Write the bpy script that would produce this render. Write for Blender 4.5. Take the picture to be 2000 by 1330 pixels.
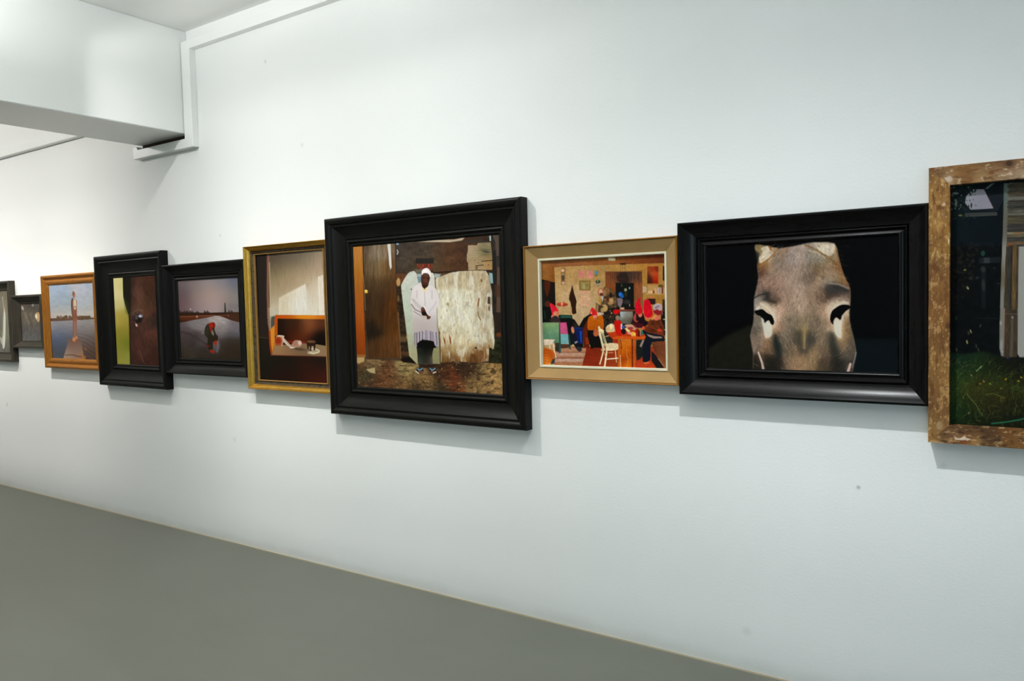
import bpy, bmesh, math, random
import numpy as np
from mathutils import Vector, Matrix

for o in list(bpy.data.objects):
    bpy.data.objects.remove(o, do_unlink=True)
S = bpy.context.scene
COL = S.collection

# ------------------------------------------------------------------ levels of light and paint
WHITE = (1.0, 0.985, 0.96)
WARM = (1.0, 0.96, 0.91)
COOL = (0.95, 0.985, 1.0)
# wall-washer spots: x on the track, watts, colour, beam pattern (share of light by height on the wall), lateral reach
TALL = [(0.0, 0.50), (0.10, 0.80), (0.28, 1.0), (0.50, 0.72), (0.66, 0.40), (0.76, 0.0)]
LOW = [(0.0, 0.08), (0.10, 0.26), (0.28, 0.80), (0.50, 0.82), (0.66, 0.45), (0.76, 0.0)]
HOT = [(0.0, 0.75), (0.10, 0.95), (0.20, 1.25), (0.29, 1.6), (0.38, 0.95), (0.62, 0.42), (0.76, 0.0)]
SPOTS = [(-10.4, 30, WARM, HOT, 1.6), (-8.4, 30, WARM, HOT, 1.6), (-6.6, 31, WARM, HOT, 2.0), (-4.28, 24, WHITE, TALL, 1.25),
         (-2.93, 27, WHITE, TALL, 1.8), (-0.82, 23, COOL, LOW, 1.8), (1.2, 17, COOL, LOW, 1.8)]
# added fill lights under the ceiling: x, y, size, watts, colour
SOFT = [(-1.5, -4.8, 3.0, 1.2, 12, (0.93, 1.0, 0.97)), (-8.0, -3.5, 3.0, 1.2, 12, (1.0, 0.985, 0.93))]
# added upward fill that brightens the ceiling: x, y, size, watts, colour
UP = [(-2.0, -3.4, 4.0, 0.4, 52, (0.97, 1.0, 0.98)), (-8.0, -2.4, 3.0, 0.4, 66, (1.0, 0.985, 0.96)), (-2.6, -1.7, 3.6, 0.15, 62, (0.99, 1.0, 0.99))]
DAY_W = 56
DAY_C = (0.60, 0.84, 1.0)
WALL_A = (0.805, 0.822, 0.805, 1); WALL_B = (0.83, 0.845, 0.83, 1)
FLOOR_A = (0.205, 0.207, 0.172, 1); FLOOR_B = (0.235, 0.237, 0.202, 1); FLOOR_C = (0.25, 0.252, 0.217, 1)
# small scuffs and filled nail holes: x, height, radius, strength
SCUFFS = [(-3.916, 3.039, 0.02, 0.25), (-3.614, 2.499, 0.02, 0.18), (-0.581, 0.82, 0.012, 0.6), (-4.433, 2.025, 0.018, 0.2), (-7.62, 0.745, 0.03, 0.3), (-4.372, 0.696, 0.025, 0.15), (-0.30, 0.93, 0.02, 0.15), (-1.01, 0.17, 0.03, 0.12)]

# ------------------------------------------------------------------ camera
IMG_W, IMG_H = 2000, 1330
F_PX = 1520.2
YAW, PITCH, ROLL = -0.60293, -0.04963, -0.02394
CAM = Vector((0.0, -3.1244, 1.55))
def basis():
    cy, sy = math.cos(YAW), math.sin(YAW)
    cp, sp = math.cos(PITCH), math.sin(PITCH)
    f = Vector((sy*cp, cy*cp, sp)); r = Vector((cy, -sy, 0)); u = r.cross(f)
    cr, sr = math.cos(ROLL), math.sin(ROLL)
    return cr*r + sr*u, -sr*r + cr*u, f
R_, U_, F_ = basis()
cd = bpy.data.cameras.new('camera'); cam = bpy.data.objects.new('camera', cd); COL.objects.link(cam)
cam.matrix_world = Matrix(((R_.x, U_.x, -F_.x, CAM.x), (R_.y, U_.y, -F_.y, CAM.y), (R_.z, U_.z, -F_.z, CAM.z), (0, 0, 0, 1)))
cd.sensor_fit = 'HORIZONTAL'; cd.sensor_width = 36.0; cd.lens = F_PX/IMG_W*36.0
cd.clip_start = 0.05; cd.clip_end = 100
S.camera = cam
def proj(X, Y, Z):
    v = Vector((X, Y, Z)) - CAM; z = v.dot(F_)
    return 1000 + F_PX*v.dot(R_)/z, 665 - F_PX*v.dot(U_)/z

# ------------------------------------------------------------------ colour management, world, lights
S.view_settings.view_transform = 'Standard'; S.view_settings.look = 'None'
S.view_settings.exposure = -0.19; S.view_settings.gamma = 1.0; S.view_settings.use_curve_mapping = False
W = bpy.data.worlds.new('world'); S.world = W; W.use_nodes = True
W.node_tree.nodes['Background'].inputs[0].default_value = (0.75, 0.88, 1.0, 1)
W.node_tree.nodes['Background'].inputs[1].default_value = 0.6

def lamp(name, kind, loc, energy, color, aim=None, **kw):
    l = bpy.data.lights.new(name, kind); l.energy = energy; l.color = color
    for k, v in kw.items(): setattr(l, k, v)
    o = bpy.data.objects.new(name, l); COL.objects.link(o); o.location = loc
    if aim is not None:
        o.rotation_euler = (Vector(aim) - Vector(loc)).to_track_quat('-Z', 'Y').to_euler()
    return o
# picture spots on the ceiling track, 1.06 m out from the hanging wall, each a wall washer with its own beam pattern
def washer(l, pattern, reach):
    l.use_nodes = True; nt = l.node_tree; em = nt.nodes['Emission']; L = nt.links.new
    def M(op, a, b=None, clamp=False):
        n = nt.nodes.new('ShaderNodeMath'); n.operation = op; n.use_clamp = clamp
        for i, v in enumerate((a, b)):
            if v is None: continue
            if isinstance(v, (int, float)): n.inputs[i].default_value = v
            else: L(v, n.inputs[i])
        return n.outputs[0]
    g = nt.nodes.new('ShaderNodeNewGeometry'); sp = nt.nodes.new('ShaderNodeSeparateXYZ'); L(g.outputs['Incoming'], sp.inputs[0])
    nx, ny, nz = (M('ABSOLUTE', sp.outputs[i]) for i in range(3))
    ny = M('MAXIMUM', ny, 0.12)
    q = M('DIVIDE', M('DIVIDE', nz, ny), 4.0, True)
    r = nt.nodes.new('ShaderNodeValToRGB'); L(q, r.inputs[0]); r.color_ramp.interpolation = 'EASE'
    while len(r.color_ramp.elements) < len(pattern): r.color_ramp.elements.new(0.5)
    for e, (p_, v_) in zip(r.color_ramp.elements, pattern): e.position = p_; e.color = (v_, v_, v_, 1)
    mr = nt.nodes.new('ShaderNodeMapRange'); mr.interpolation_type = 'SMOOTHSTEP'
    L(M('DIVIDE', nx, ny), mr.inputs['Value']); mr.inputs['From Min'].default_value = reach; mr.inputs['From Max'].default_value = 0.0
    k = M('DIVIDE', r.outputs[0], M('MULTIPLY', M('MULTIPLY', ny, ny), ny))
    L(M('MULTIPLY', k, mr.outputs[0]), em.inputs['Strength'])
for sx, pw, colr, pat, reach in SPOTS:
    o_ = lamp('picture_spot_light', 'SPOT', (sx, -1.06, 3.06), pw, colr, aim=(sx, 0.0, 2.0), spot_size=math.radians(150), spot_blend=0.3, shadow_soft_size=0.022)
    washer(o_.data, pat, reach)
# unseen area lights added below the ceiling as ambient fill for the two rooms
for (ax, ay, sx, sy, pw, colr) in SOFT:
    lamp('ceiling_fill_light', 'AREA', (ax, ay, 3.34), pw, colr, aim=(ax, ay, 0), shape='RECTANGLE', size=sx, size_y=sy)
for (ax, ay, sx, sy, pw, colr) in UP:
    lamp('upward_fill_light', 'AREA', (ax, ay, 2.9), pw, colr, aim=(ax, ay, 5), shape='RECTANGLE', size=sx, size_y=sy)  # unseen upward fill, added to lift the ceiling tone
# daylight entering by the window opposite the pictures
lamp('window_daylight', 'AREA', (1.6, -6.9, 1.7), DAY_W, DAY_C, aim=(1.6, 0, 1.5), shape='RECTANGLE', size=2.4, size_y=1.8)

# ------------------------------------------------------------------ helpers
def link(o, parent=None):
    COL.objects.link(o)
    if parent is not None: o.parent = parent
    return o
def mesh_obj(name, verts, faces, mat, parent=None, smooth=None, uvs=None):
    m = bpy.data.meshes.new(name); m.from_pydata([tuple(v) for v in verts], [], faces); m.update()
    if uvs is not None:
        ul = m.uv_layers.new(name='UVMap')
        for l in m.loops: ul.data[l.index].uv = uvs[l.vertex_index]
    if mat: m.materials.append(mat)
    o = bpy.data.objects.new(name, m); link(o, parent)
    if smooth:
        for p in m.polygons: p.use_smooth = True
        m.set_sharp_from_angle(angle=math.radians(smooth))
    return o
def recalc(o):
    bm = bmesh.new(); bm.from_mesh(o.data); bmesh.ops.recalc_face_normals(bm, faces=bm.faces); bm.to_mesh(o.data); bm.free()
def box(name, lo, hi, mat, parent=None, bevel=0.0, origin=None):
    bm = bmesh.new(); bmesh.ops.create_cube(bm, size=1)
    c = [(a+b)/2 for a, b in zip(lo, hi)]; s = [b-a for a, b in zip(lo, hi)]
    org = origin or (0, 0, 0)
    for v in bm.verts: v.co = Vector((v.co.x*s[0]+c[0]-org[0], v.co.y*s[1]+c[1]-org[1], v.co.z*s[2]+c[2]-org[2]))
    if bevel: bmesh.ops.bevel(bm, geom=bm.edges[:], offset=bevel, segments=2, affect='EDGES')
    m = bpy.data.meshes.new(name); bm.to_mesh(m); bm.free(); m.materials.append(mat)
    o = bpy.data.objects.new(name, m); o.location = org if origin else (0, 0, 0); return link(o, parent)
def struct(o): o['kind'] = 'structure'; return o
def s2l(c):
    c = np.asarray(c, float)/255.0
    return np.where(c <= 0.04045, c/12.92, ((c+0.055)/1.055)**2.4)
def rgb(r, g, b, k=1.0):
    return tuple((s2l((r, g, b))*k).tolist()) + (1,)

# ------------------------------------------------------------------ materials
def nodes(name):
    m = bpy.data.materials.new(name); m.use_nodes = True; nt = m.node_tree
    return m, nt, nt.nodes['Principled BSDF']
def N(nt, t, **kw):
    n = nt.nodes.new(t)
    for k, v in kw.items():
        if k.startswith('i_'): n.inputs[k[2:].replace('_', ' ')].default_value = v
        else: setattr(n, k, v)
    return n
def ramp(nt, fac, stops):
    r = nt.nodes.new('ShaderNodeValToRGB'); nt.links.new(fac, r.inputs[0])
    while len(r.color_ramp.elements) < len(stops): r.color_ramp.elements.new(0.5)
    for e, (p, c) in zip(r.color_ramp.elements, stops): e.position = p; e.color = c
    return r.outputs[0]
def mapped(nt, coord, scale, rot=(0, 0, 0)):
    tc = nt.nodes.new('ShaderNodeTexCoord'); mp = nt.nodes.new('ShaderNodeMapping')
    nt.links.new(tc.outputs[coord], mp.inputs[0]); mp.inputs['Scale'].default_value = scale; mp.inputs['Rotation'].default_value = rot
    return mp.outputs[0]
def noise(nt, vec, scale, detail=4, rough=0.5):
    n = nt.nodes.new('ShaderNodeTexNoise'); nt.links.new(vec, n.inputs['Vector'])
    n.inputs['Scale'].default_value = scale; n.inputs['Detail'].default_value = detail; n.inputs['Roughness'].default_value = rough
    return n.outputs['Fac']
def bump(nt, bs, h, strength, dist):
    b = nt.nodes.new('ShaderNodeBump'); b.inputs['Strength'].default_value = strength; b.inputs['Distance'].default_value = dist
    nt.links.new(h, b.inputs['Height']); nt.links.new(b.outputs[0], bs.inputs['Normal'])
def mix(nt, fac, a, b):
    m = nt.nodes.new('ShaderNodeMix'); m.data_type = 'RGBA'
    for s, v in ((0, fac), (6, a), (7, b)):
        if isinstance(v, (tuple, float, int)): m.inputs[s].default_value = v
        else: nt.links.new(v, m.inputs[s])
    return m.outputs[2]

def mat_wall():
    m, nt, bs = nodes('white_wall_paint')
    v = mapped(nt, 'Object', (1, 1, 1))
    c = ramp(nt, noise(nt, v, 0.7, 3), [(0.3, WALL_A), (0.7, WALL_B)])
    # small scuffs and filled nail holes, each with its own place on the wall
    for (x, z, r, k) in SCUFFS:
        d = N(nt, 'ShaderNodeVectorMath', operation='DISTANCE'); nt.links.new(v, d.inputs[0]); d.inputs[1].default_value = (x, 0, z)
        mr = N(nt, 'ShaderNodeMapRange', interpolation_type='SMOOTHSTEP'); nt.links.new(d.outputs['Value'], mr.inputs['Value'])
        mr.inputs['From Min'].default_value = r; mr.inputs['From Max'].default_value = 0; mr.inputs['To Min'].default_value = 0; mr.inputs['To Max'].default_value = k
        c = mix(nt, mr.outputs[0], c, (0.18, 0.20, 0.19, 1))
    # grubby band just above the floor
    sx = N(nt, 'ShaderNodeSeparateXYZ'); nt.links.new(v, sx.inputs[0])
    ad = N(nt, 'ShaderNodeMath', operation='MULTIPLY_ADD'); nt.links.new(noise(nt, v, 5, 4), ad.inputs[0]); ad.inputs[1].default_value = -0.06
    nt.links.new(sx.outputs['Z'], ad.inputs[2])
    mr = N(nt, 'ShaderNodeMapRange', interpolation_type='SMOOTHSTEP'); nt.links.new(ad.outputs[0], mr.inputs['Value'])
    mr.inputs['From Min'].default_value = 0.05; mr.inputs['From Max'].default_value = -0.03; mr.inputs['To Min'].default_value = 0; mr.inputs['To Max'].default_value = 0.22
    c = mix(nt, mr.outputs[0], c, (0.35, 0.33, 0.27, 1))
    nt.links.new(c, bs.inputs['Base Color'])
    bs.inputs['Roughness'].default_value = 0.62; bs.inputs['Specular IOR Level'].default_value = 0.25
    bump(nt, bs, noise(nt, v, 90, 4, 0.6), 0.35, 0.0015)
    return m
def mat_plain(name, col, rough=0.6, bscale=0, bstr=0.2, spec=0.4, vary=0.0, vscale=3):
    m, nt, bs = nodes(name); v = mapped(nt, 'Object', (1, 1, 1))
    if vary:
        lo = tuple(c*(1-vary) for c in col[:3]) + (1,); hi = tuple(min(1, c*(1+vary)) for c in col[:3]) + (1,)
        nt.links.new(ramp(nt, noise(nt, v, vscale, 5), [(0.3, lo), (0.7, hi)]), bs.inputs['Base Color'])
    else: bs.inputs['Base Color'].default_value = col
    bs.inputs['Roughness'].default_value = rough; bs.inputs['Specular IOR Level'].default_value = spec
    if bscale: bump(nt, bs, noise(nt, v, bscale, 4), bstr, 0.001)
    return m
def mat_floor():
    m, nt, bs = nodes('grey_painted_concrete')
    v = mapped(nt, 'Object', (1, 1, 1))
    a = noise(nt, v, 0.8, 6, 0.6); b = noise(nt, mapped(nt, 'Object', (0.6, 2.2, 1), (0, 0, 0.5)), 2.2, 5, 0.6)
    c1 = ramp(nt, a, [(0.3, FLOOR_A), (0.7, FLOOR_B)])
    c2 = mix(nt, 0.35, c1, ramp(nt, b, [(0.35, FLOOR_A), (0.65, FLOOR_C)]))
    nt.links.new(c2, bs.inputs['Base Color'])
    r = N(nt, 'ShaderNodeMapRange'); nt.links.new(b, r.inputs['Value']); r.inputs['To Min'].default_value = 0.42; r.inputs['To Max'].default_value = 0.6
    nt.links.new(r.outputs[0], bs.inputs['Roughness']); bs.inputs['Specular IOR Level'].default_value = 0.35
    bump(nt, bs, noise(nt, v, 60, 3), 0.08, 0.001)
    return m
def mat_stain(name, dark, light, rough, spec=0.5, coat=0.0, grain=(6, 90), bstr=0.15):
    """stained or painted wood; UV u runs along the rail, v across it"""
    m, nt, bs = nodes(name)
    v = mapped(nt, 'UV', (grain[0], grain[1], 1))
    g = noise(nt, v, 1.0, 5, 0.6)
    nt.links.new(ramp(nt, g, [(0.3, dark), (0.7, light)]), bs.inputs['Base Color'])
    r = N(nt, 'ShaderNodeMapRange'); nt.links.new(g, r.inputs['Value']); r.inputs['To Min'].default_value = rough-0.05; r.inputs['To Max'].default_value = rough+0.08
    nt.links.new(r.outputs[0], bs.inputs['Roughness']); bs.inputs['Specular IOR Level'].default_value = spec
    bs.inputs['Coat Weight'].default_value = coat; bs.inputs['Coat Roughness'].default_value = 0.2
    bump(nt, bs, g, bstr, 0.0008)
    return m
def mat_gilt(name, base, light, dark, metal, rough, wear):
    m, nt, bs = nodes(name)
    v = mapped(nt, 'UV', (14, 80, 1)); v2 = mapped(nt, 'UV', (30, 30, 1))
    c = ramp(nt, noise(nt, v, 1.0, 5, 0.6), [(0.3, base), (0.75, light)])
    w = ramp(nt, noise(nt, v2, 1.3, 6, 0.7), [(wear, (0, 0, 0, 1)), (wear+0.12, (1, 1, 1, 1))])
    nt.links.new(mix(nt, w, c, dark), bs.inputs['Base Color'])
    bs.inputs['Metallic'].default_value = metal; bs.inputs['Roughness'].default_value = rough
    bump(nt, bs, noise(nt, v2, 2, 4), 0.12, 0.001)
    return m
def mat_reclaimed():
    m, nt, bs = nodes('reclaimed_wood')
    g = noise(nt, mapped(nt, 'UV', (5, 60, 1)), 1.0, 6, 0.65)
    c = ramp(nt, g, [(0.2, rgb(62, 42, 22)), (0.5, rgb(110, 78, 40)), (0.8, rgb(146, 104, 58))])
    p = noise(nt, mapped(nt, 'UV', (7, 16, 1)), 1.0, 8, 0.68)
    c = mix(nt, ramp(nt, p, [(0.50, (0, 0, 0, 1)), (0.60, (1, 1, 1, 1))]), c, rgb(168, 128, 66))
    q = noise(nt, mapped(nt, 'UV', (6, 30, 1), (0, 0, 0.2)), 1.4, 8, 0.7)
    c = mix(nt, ramp(nt, q, [(0.60, (0, 0, 0, 1)), (0.68, (1, 1, 1, 1))]), c, rgb(196, 172, 138))
    d = noise(nt, mapped(nt, 'UV', (10, 22, 1), (0, 0, 0.9)), 1.2, 6, 0.6)
    c = mix(nt, ramp(nt, d, [(0.60, (0, 0, 0, 1)), (0.70, (0.8, 0.8, 0.8, 1))]), c, rgb(58, 36, 18))
    nt.links.new(c, bs.inputs['Base Color']); bs.inputs['Roughness'].default_value = 0.75; bs.inputs['Specular IOR Level'].default_value = 0.25
    bump(nt, bs, g, 0.5, 0.002)
    return m

# ------------------------------------------------------------------ the room
M_WALL = mat_wall()
M_WHITE = mat_plain('white_gloss_trim', (0.82, 0.84, 0.82, 1), 0.4, 40, 0.1, 0.4)
M_CEIL = mat_plain('ceiling_paint', (0.80, 0.81, 0.79, 1), 0.8, 50, 0.15, 0.2)
M_FLOOR = mat_floor()
X0, X1, YF, H = -12.0, 4.0, -7.0, 3.385
struct(box('floor', (X0, YF, -0.12), (X1, 0.0, 0.0), M_FLOOR))
struct(box('ceiling', (X0, YF, H), (X1, 0.0, H+0.1), M_CEIL))
struct(box('wall_back', (X0, 0.0, -0.12), (X1, 0.15, H+0.1), M_WALL))
struct(box('wall_left', (X0-0.15, YF, -0.12), (X0, 0.0, H+0.1), M_WHITE))
struct(box('wall_right', (X1, YF, -0.12), (X1+0.15, 0.0, H+0.1), M_WHITE))
def multi_box(name, boxes, mat):
    bm = bmesh.new()
    for lo, hi in boxes:
        r = bmesh.ops.create_cube(bm, size=1)
        for v in r['verts']: v.co = Vector([v.co[i]*(hi[i]-lo[i]) + (lo[i]+hi[i])/2 for i in range(3)])
    m = bpy.data.meshes.new(name); bm.to_mesh(m); bm.free(); m.materials.append(mat)
    return link(bpy.data.objects.new(name, m))
WX0, WX1, WZ0, WZ1 = 0.3, 2.9, 0.7, 2.7
struct(multi_box('wall_front', [((X0, YF-0.15, -0.12), (WX0, YF, H+0.1)), ((WX1, YF-0.15, -0.12), (X1, YF, H+0.1)),
                                ((WX0, YF-0.15, -0.12), (WX1, YF, WZ0)), ((WX0, YF-0.15, WZ1), (WX1, YF, H+0.1))], M_WHITE))
win = struct(multi_box('window_1', [((WX0, YF-0.1, WZ0), (WX0+0.06, YF-0.04, WZ1)), ((WX1-0.06, YF-0.1, WZ0), (WX1, YF-0.04, WZ1)),
                                    ((WX0, YF-0.1, WZ0), (WX1, YF-0.04, WZ0+0.06)), ((WX0, YF-0.1, WZ1-0.06), (WX1, YF-0.04, WZ1)),
                                    ((1.57, YF-0.1, WZ0), (1.63, YF-0.04, WZ1))], M_WHITE))
# beam across the ceiling
BX0, BX1, BZ = -5.29, -4.713, 2.712
struct(box('ceiling_beam', (BX0, YF, BZ), (BX1, 0.0, H), M_WHITE, bevel=0.004))
# cable casing: along the wall below the ceiling, down beside the beam and under it
D = 0.045
def strip(name, pts, mat):
    """flat L- or U-shaped casing cut from one board, outline in wall coordinates, thickness D"""
    n = len(pts)
    v = [(x, 0.0, z) for x, z in pts] + [(x, -D, z) for x, z in pts]
    f = [list(range(n)), list(range(2*n-1, n-1, -1))] + [(i, (i+1) % n, n+(i+1) % n, n+i) for i in range(n)]
    o = mesh_obj(name, v, f, mat); recalc(o)
    b = o.modifiers.new('bevel', 'BEVEL'); b.width = 0.0025; b.segments = 2; b.limit_method = 'ANGLE'
    return struct(o)
strip('trim_1', [(-4.617, 3.247), (X1, 3.247), (X1, 3.303), (-4.707, 3.303), (-4.707, 2.678), (-5.27, 2.678), (-5.285, 2.700), (-5.33, 2.700), (-5.33, 2.617), (-4.617, 2.617)], M_WHITE)
strip('trim_2', [(X0, 2.887), (-5.30, 2.887), (-5.30, 2.945), (X0, 2.945)], M_WHITE)
M_BASE = mat_plain('dusty_edge', rgb(196, 182, 158), 0.7)
struct(box('baseboard_back', (X0, -0.006, 0.0), (X1, 0.0, 0.007), M_BASE))
struct(box('gap_shade_strip', (-5.27, -0.006, 2.679), (-4.708, 0.0, 2.7115), mat_plain('gap_shade_brown', rgb(62, 50, 38), 0.9)))  # dark strip that paints in the shade of the gap under the beam

# ------------------------------------------------------------------ printed photographs: colour per point of the print sheet
def homog(src, dst):
    A = []
    for (x, y), (u, v) in zip(src, dst):
        A.append([x, y, 1, 0, 0, 0, -u*x, -u*y, -u]); A.append([0, 0, 0, x, y, 1, -v*x, -v*y, -v])
    return np.linalg.svd(np.array(A, float))[2][-1].reshape(3, 3)
def apply_h(Hm, x, y):
    w = Hm[2, 0]*x + Hm[2, 1]*y + Hm[2, 2]
    return (Hm[0, 0]*x + Hm[0, 1]*y + Hm[0, 2])/w, (Hm[1, 0]*x + Hm[1, 1]*y + Hm[1, 2])/w
def sstep(a): a = np.clip(a, 0, 1); return a*a*(3-2*a)
def vnoise(x, y, seed):
    rs = np.random.RandomState(seed); T = rs.rand(64, 64)
    xi = np.floor(x).astype(int); yi = np.floor(y).astype(int); fx = x-xi; fy = y-yi
    fx = fx*fx*(3-2*fx); fy = fy*fy*(3-2*fy)
    a = T[yi % 64, xi % 64]; b = T[yi % 64, (xi+1) % 64]; c = T[(yi+1) % 64, xi % 64]; d = T[(yi+1) % 64, (xi+1) % 64]
    return (a*(1-fx)+b*fx)*(1-fy) + (c*(1-fx)+d*fx)*fy
def fbm(x, y, seed, oct=4):
    s = 0; a = 1; t = 0
    for k in range(oct):
        s = s + a*vnoise(x*2**k+k*7.3, y*2**k+k*3.1, seed+k); t += a; a *= 0.55
    return s/t*2-1
class Paint:
    def __init__(self, X, Y):
        self.X = X; self.Y = Y; self.img = np.zeros(X.shape+(3,)); self.ox = self.oy = 0.0; self.s = 1.0
    def at(self, ox, oy, s): self.ox, self.oy, self.s = ox, oy, s; return self
    def p(self, pts): return [(self.ox+x/self.s, self.oy+y/self.s) for x, y in pts]
    def put(self, m, col, a=1.0):
        m = (m*a)[..., None]; self.img = self.img*(1-m) + np.asarray(col, float)*m
    def fill(self, col): self.img[:] = col
    def box_(self, P, pad):
        xs = [q[0] for q in P]; ys = [q[1] for q in P]
        return (self.X > min(xs)-pad) & (self.X < max(xs)+pad) & (self.Y > min(ys)-pad) & (self.Y < max(ys)+pad)
    def poly_mask(self, pts, soft=0.7, sm=0):
        P = self.p(pts)
        if sm:
            Q = []; n = len(P)
            for i in range(n):
                a, b, c, d = [np.array(P[(i+k-1) % n]) for k in range(4)]
                for t in np.arange(sm)/sm:
                    Q.append(tuple(0.5*((2*b)+(c-a)*t+(2*a-5*b+4*c-d)*t*t+(3*b-3*c+d-a)*t**3)))
            P = Q
        sel = self.box_(P, soft+1); M = np.zeros(self.X.shape)
        x = self.X[sel]; y = self.Y[sel]
        if x.size == 0: return M
        ins = np.zeros(x.shape, bool); dm = np.full(x.shape, 1e9); n = len(P)
        for i in range(n):
            (x1, y1), (x2, y2) = P[i], P[(i+1) % n]
            if y1 != y2: ins ^= ((y1 > y) != (y2 > y)) & (x < (x2-x1)*(y-y1)/(y2-y1)+x1)
            dx, dy = x2-x1, y2-y1; L = dx*dx+dy*dy+1e-9
            t = np.clip(((x-x1)*dx+(y-y1)*dy)/L, 0, 1)
            dm = np.minimum(dm, np.hypot(x-x1-t*dx, y-y1-t*dy))
        sd = np.where(ins, dm, -dm)
        M[sel] = sstep(sd/(2*soft)+0.5); return M
    def poly(self, pts, col, soft=0.7, a=1.0, sm=0):
        m = self.poly_mask(pts, soft, sm); self.put(m, col, a); return m
    def rect(self, x0, y0, x1, y1, col, soft=0.7, a=1.0): return self.poly([(x0, y0), (x1, y0), (x1, y1), (x0, y1)], col, soft, a)
    def ell(self, cx, cy, rx, ry, col, rot=0, soft=0.7, a=1.0):
        cx, cy = self.ox+cx/self.s, self.oy+cy/self.s; rx /= self.s; ry /= self.s
        c, s = math.cos(math.radians(rot)), math.sin(math.radians(rot))
        dx = self.X-cx; dy = self.Y-cy; u = (dx*c+dy*s); v = (-dx*s+dy*c)
        r = np.sqrt((u/rx)**2+(v/ry)**2)+1e-6
        m = sstep((1-r)*min(rx, ry)/(2*soft)+0.5); self.put(m, col, a); return m
    def line(self, pts, w, col, soft=0.6, a=1.0, w2=None):
        P = self.p(pts); w = w/self.s; w2 = w if w2 is None else w2/self.s
        sel = self.box_(P, soft+max(w, w2)+1); M = np.zeros(self.X.shape); x = self.X[sel]; y = self.Y[sel]
        if x.size == 0: return M
        best = np.full(x.shape, -1e9); n = len(P)-1
        for i in range(n):
            (x1, y1), (x2, y2) = P[i], P[i+1]; dx, dy = x2-x1, y2-y1; L = dx*dx+dy*dy+1e-9
            t = np.clip(((x-x1)*dx+(y-y1)*dy)/L, 0, 1)
            ww = w+(w2-w)*(i+t)/n
            best = np.maximum(best, ww/2-np.hypot(x-x1-t*dx, y-y1-t*dy))
        M[sel] = sstep(best/(2*soft)+0.5); self.put(M, col, a); return M
    def field(self, pts, sig, mask=None, a=1.0):
        """smooth colour field through scattered samples (x, y, (r, g, b))"""
        W_ = 0; C_ = 0; sg = sig/self.s
        for x, y, c in pts:
            px, py = self.ox+x/self.s, self.oy+y/self.s
            w = np.exp(-((self.X-px)**2+(self.Y-py)**2)/(2*sg*sg))+1e-7/(1+((self.X-px)**2+(self.Y-py)**2)/sg**2)
            W_ = W_+w; C_ = C_+w[..., None]*np.asarray(c, float)
        f = C_/W_[..., None]
        m = (np.ones(self.X.shape) if mask is None else mask)*a; m = m[..., None]
        self.img = self.img*(1-m)+f*m
    def tex(self, mask, amp, sx, sy, seed, rot=0, oct=4, tint=(1, 1, 1)):
        """multiplicative mottling; sx, sy = feature size in local px"""
        c, s = math.cos(math.radians(rot)), math.sin(math.radians(rot))
        u = (self.X*c+self.Y*s)/(sx/self.s); v = (-self.X*s+self.Y*c)/(sy/self.s)
        n = fbm(u+40, v+40, seed, oct)*amp
        if mask is not None: n = n*mask
        self.img = self.img*(1+n[..., None]*np.asarray(tint, float))
    def blot(self, mask, col, thr, width, sx, sy, seed, rot=0, a=1.0, oct=5):
        c, s = math.cos(math.radians(rot)), math.sin(math.radians(rot))
        u = (self.X*c+self.Y*s)/(sx/self.s); v = (-self.X*s+self.Y*c)/(sy/self.s)
        n = sstep((fbm(u+20, v+20, seed, oct)-thr)/width)
        self.put(n*(1 if mask is None else mask), col, a)
def clampimg(P): return np.clip(P.img, 0, 255)

def mat_print(name, rough, gain):
    m, nt, bs = nodes(name)
    at = N(nt, 'ShaderNodeAttribute', attribute_name='print_colour')
    ml = N(nt, 'ShaderNodeVectorMath', operation='SCALE'); nt.links.new(at.outputs['Color'], ml.inputs[0]); ml.inputs['Scale'].default_value = gain
    nt.links.new(ml.outputs[0], bs.inputs['Base Color'])
    bs.inputs['Roughness'].default_value = rough; bs.inputs['Specular IOR Level'].default_value = 0.05
    return m
def set_colour(mesh, img):
    a = mesh.color_attributes.new('print_colour', 'FLOAT_COLOR', 'POINT')
    lin = s2l(np.clip(img.reshape(-1, 3), 0, 255))
    a.data.foreach_set('color', np.concatenate([lin, np.ones((lin.shape[0], 1))], 1).astype(np.float32).ravel())
def sheet(name, xa, xb, za, zb, y, src, dst, painter, mat, parent, org, res):
    """print sheet as a fine grid lying in the frame"""
    nx = max(8, int(res*(xb-xa))); nz = max(8, int(res*(zb-za)))
    gx, gz = np.meshgrid(np.linspace(xa, xb, nx), np.linspace(zb, za, nz))
    Hm = homog(src, dst); X, Y = apply_h(Hm, gx, gz)
    P = Paint(X, Y); painter(P)
    v = np.stack([gx-org[0], np.full_like(gx, -y-org[1]), gz-org[2]], -1).reshape(-1, 3)
    i = np.arange(nx*nz).reshape(nz, nx)
    f = np.stack([i[:-1, :-1], i[1:, :-1], i[1:, 1:], i[:-1, 1:]], -1).reshape(-1, 4)
    me = bpy.data.meshes.new(name); me.from_pydata(v.tolist(), [], f.tolist()); me.update(); me.materials.append(mat)
    set_colour(me, clampimg(P))
    o = bpy.data.objects.new(name, me); return link(o, parent)

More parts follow.
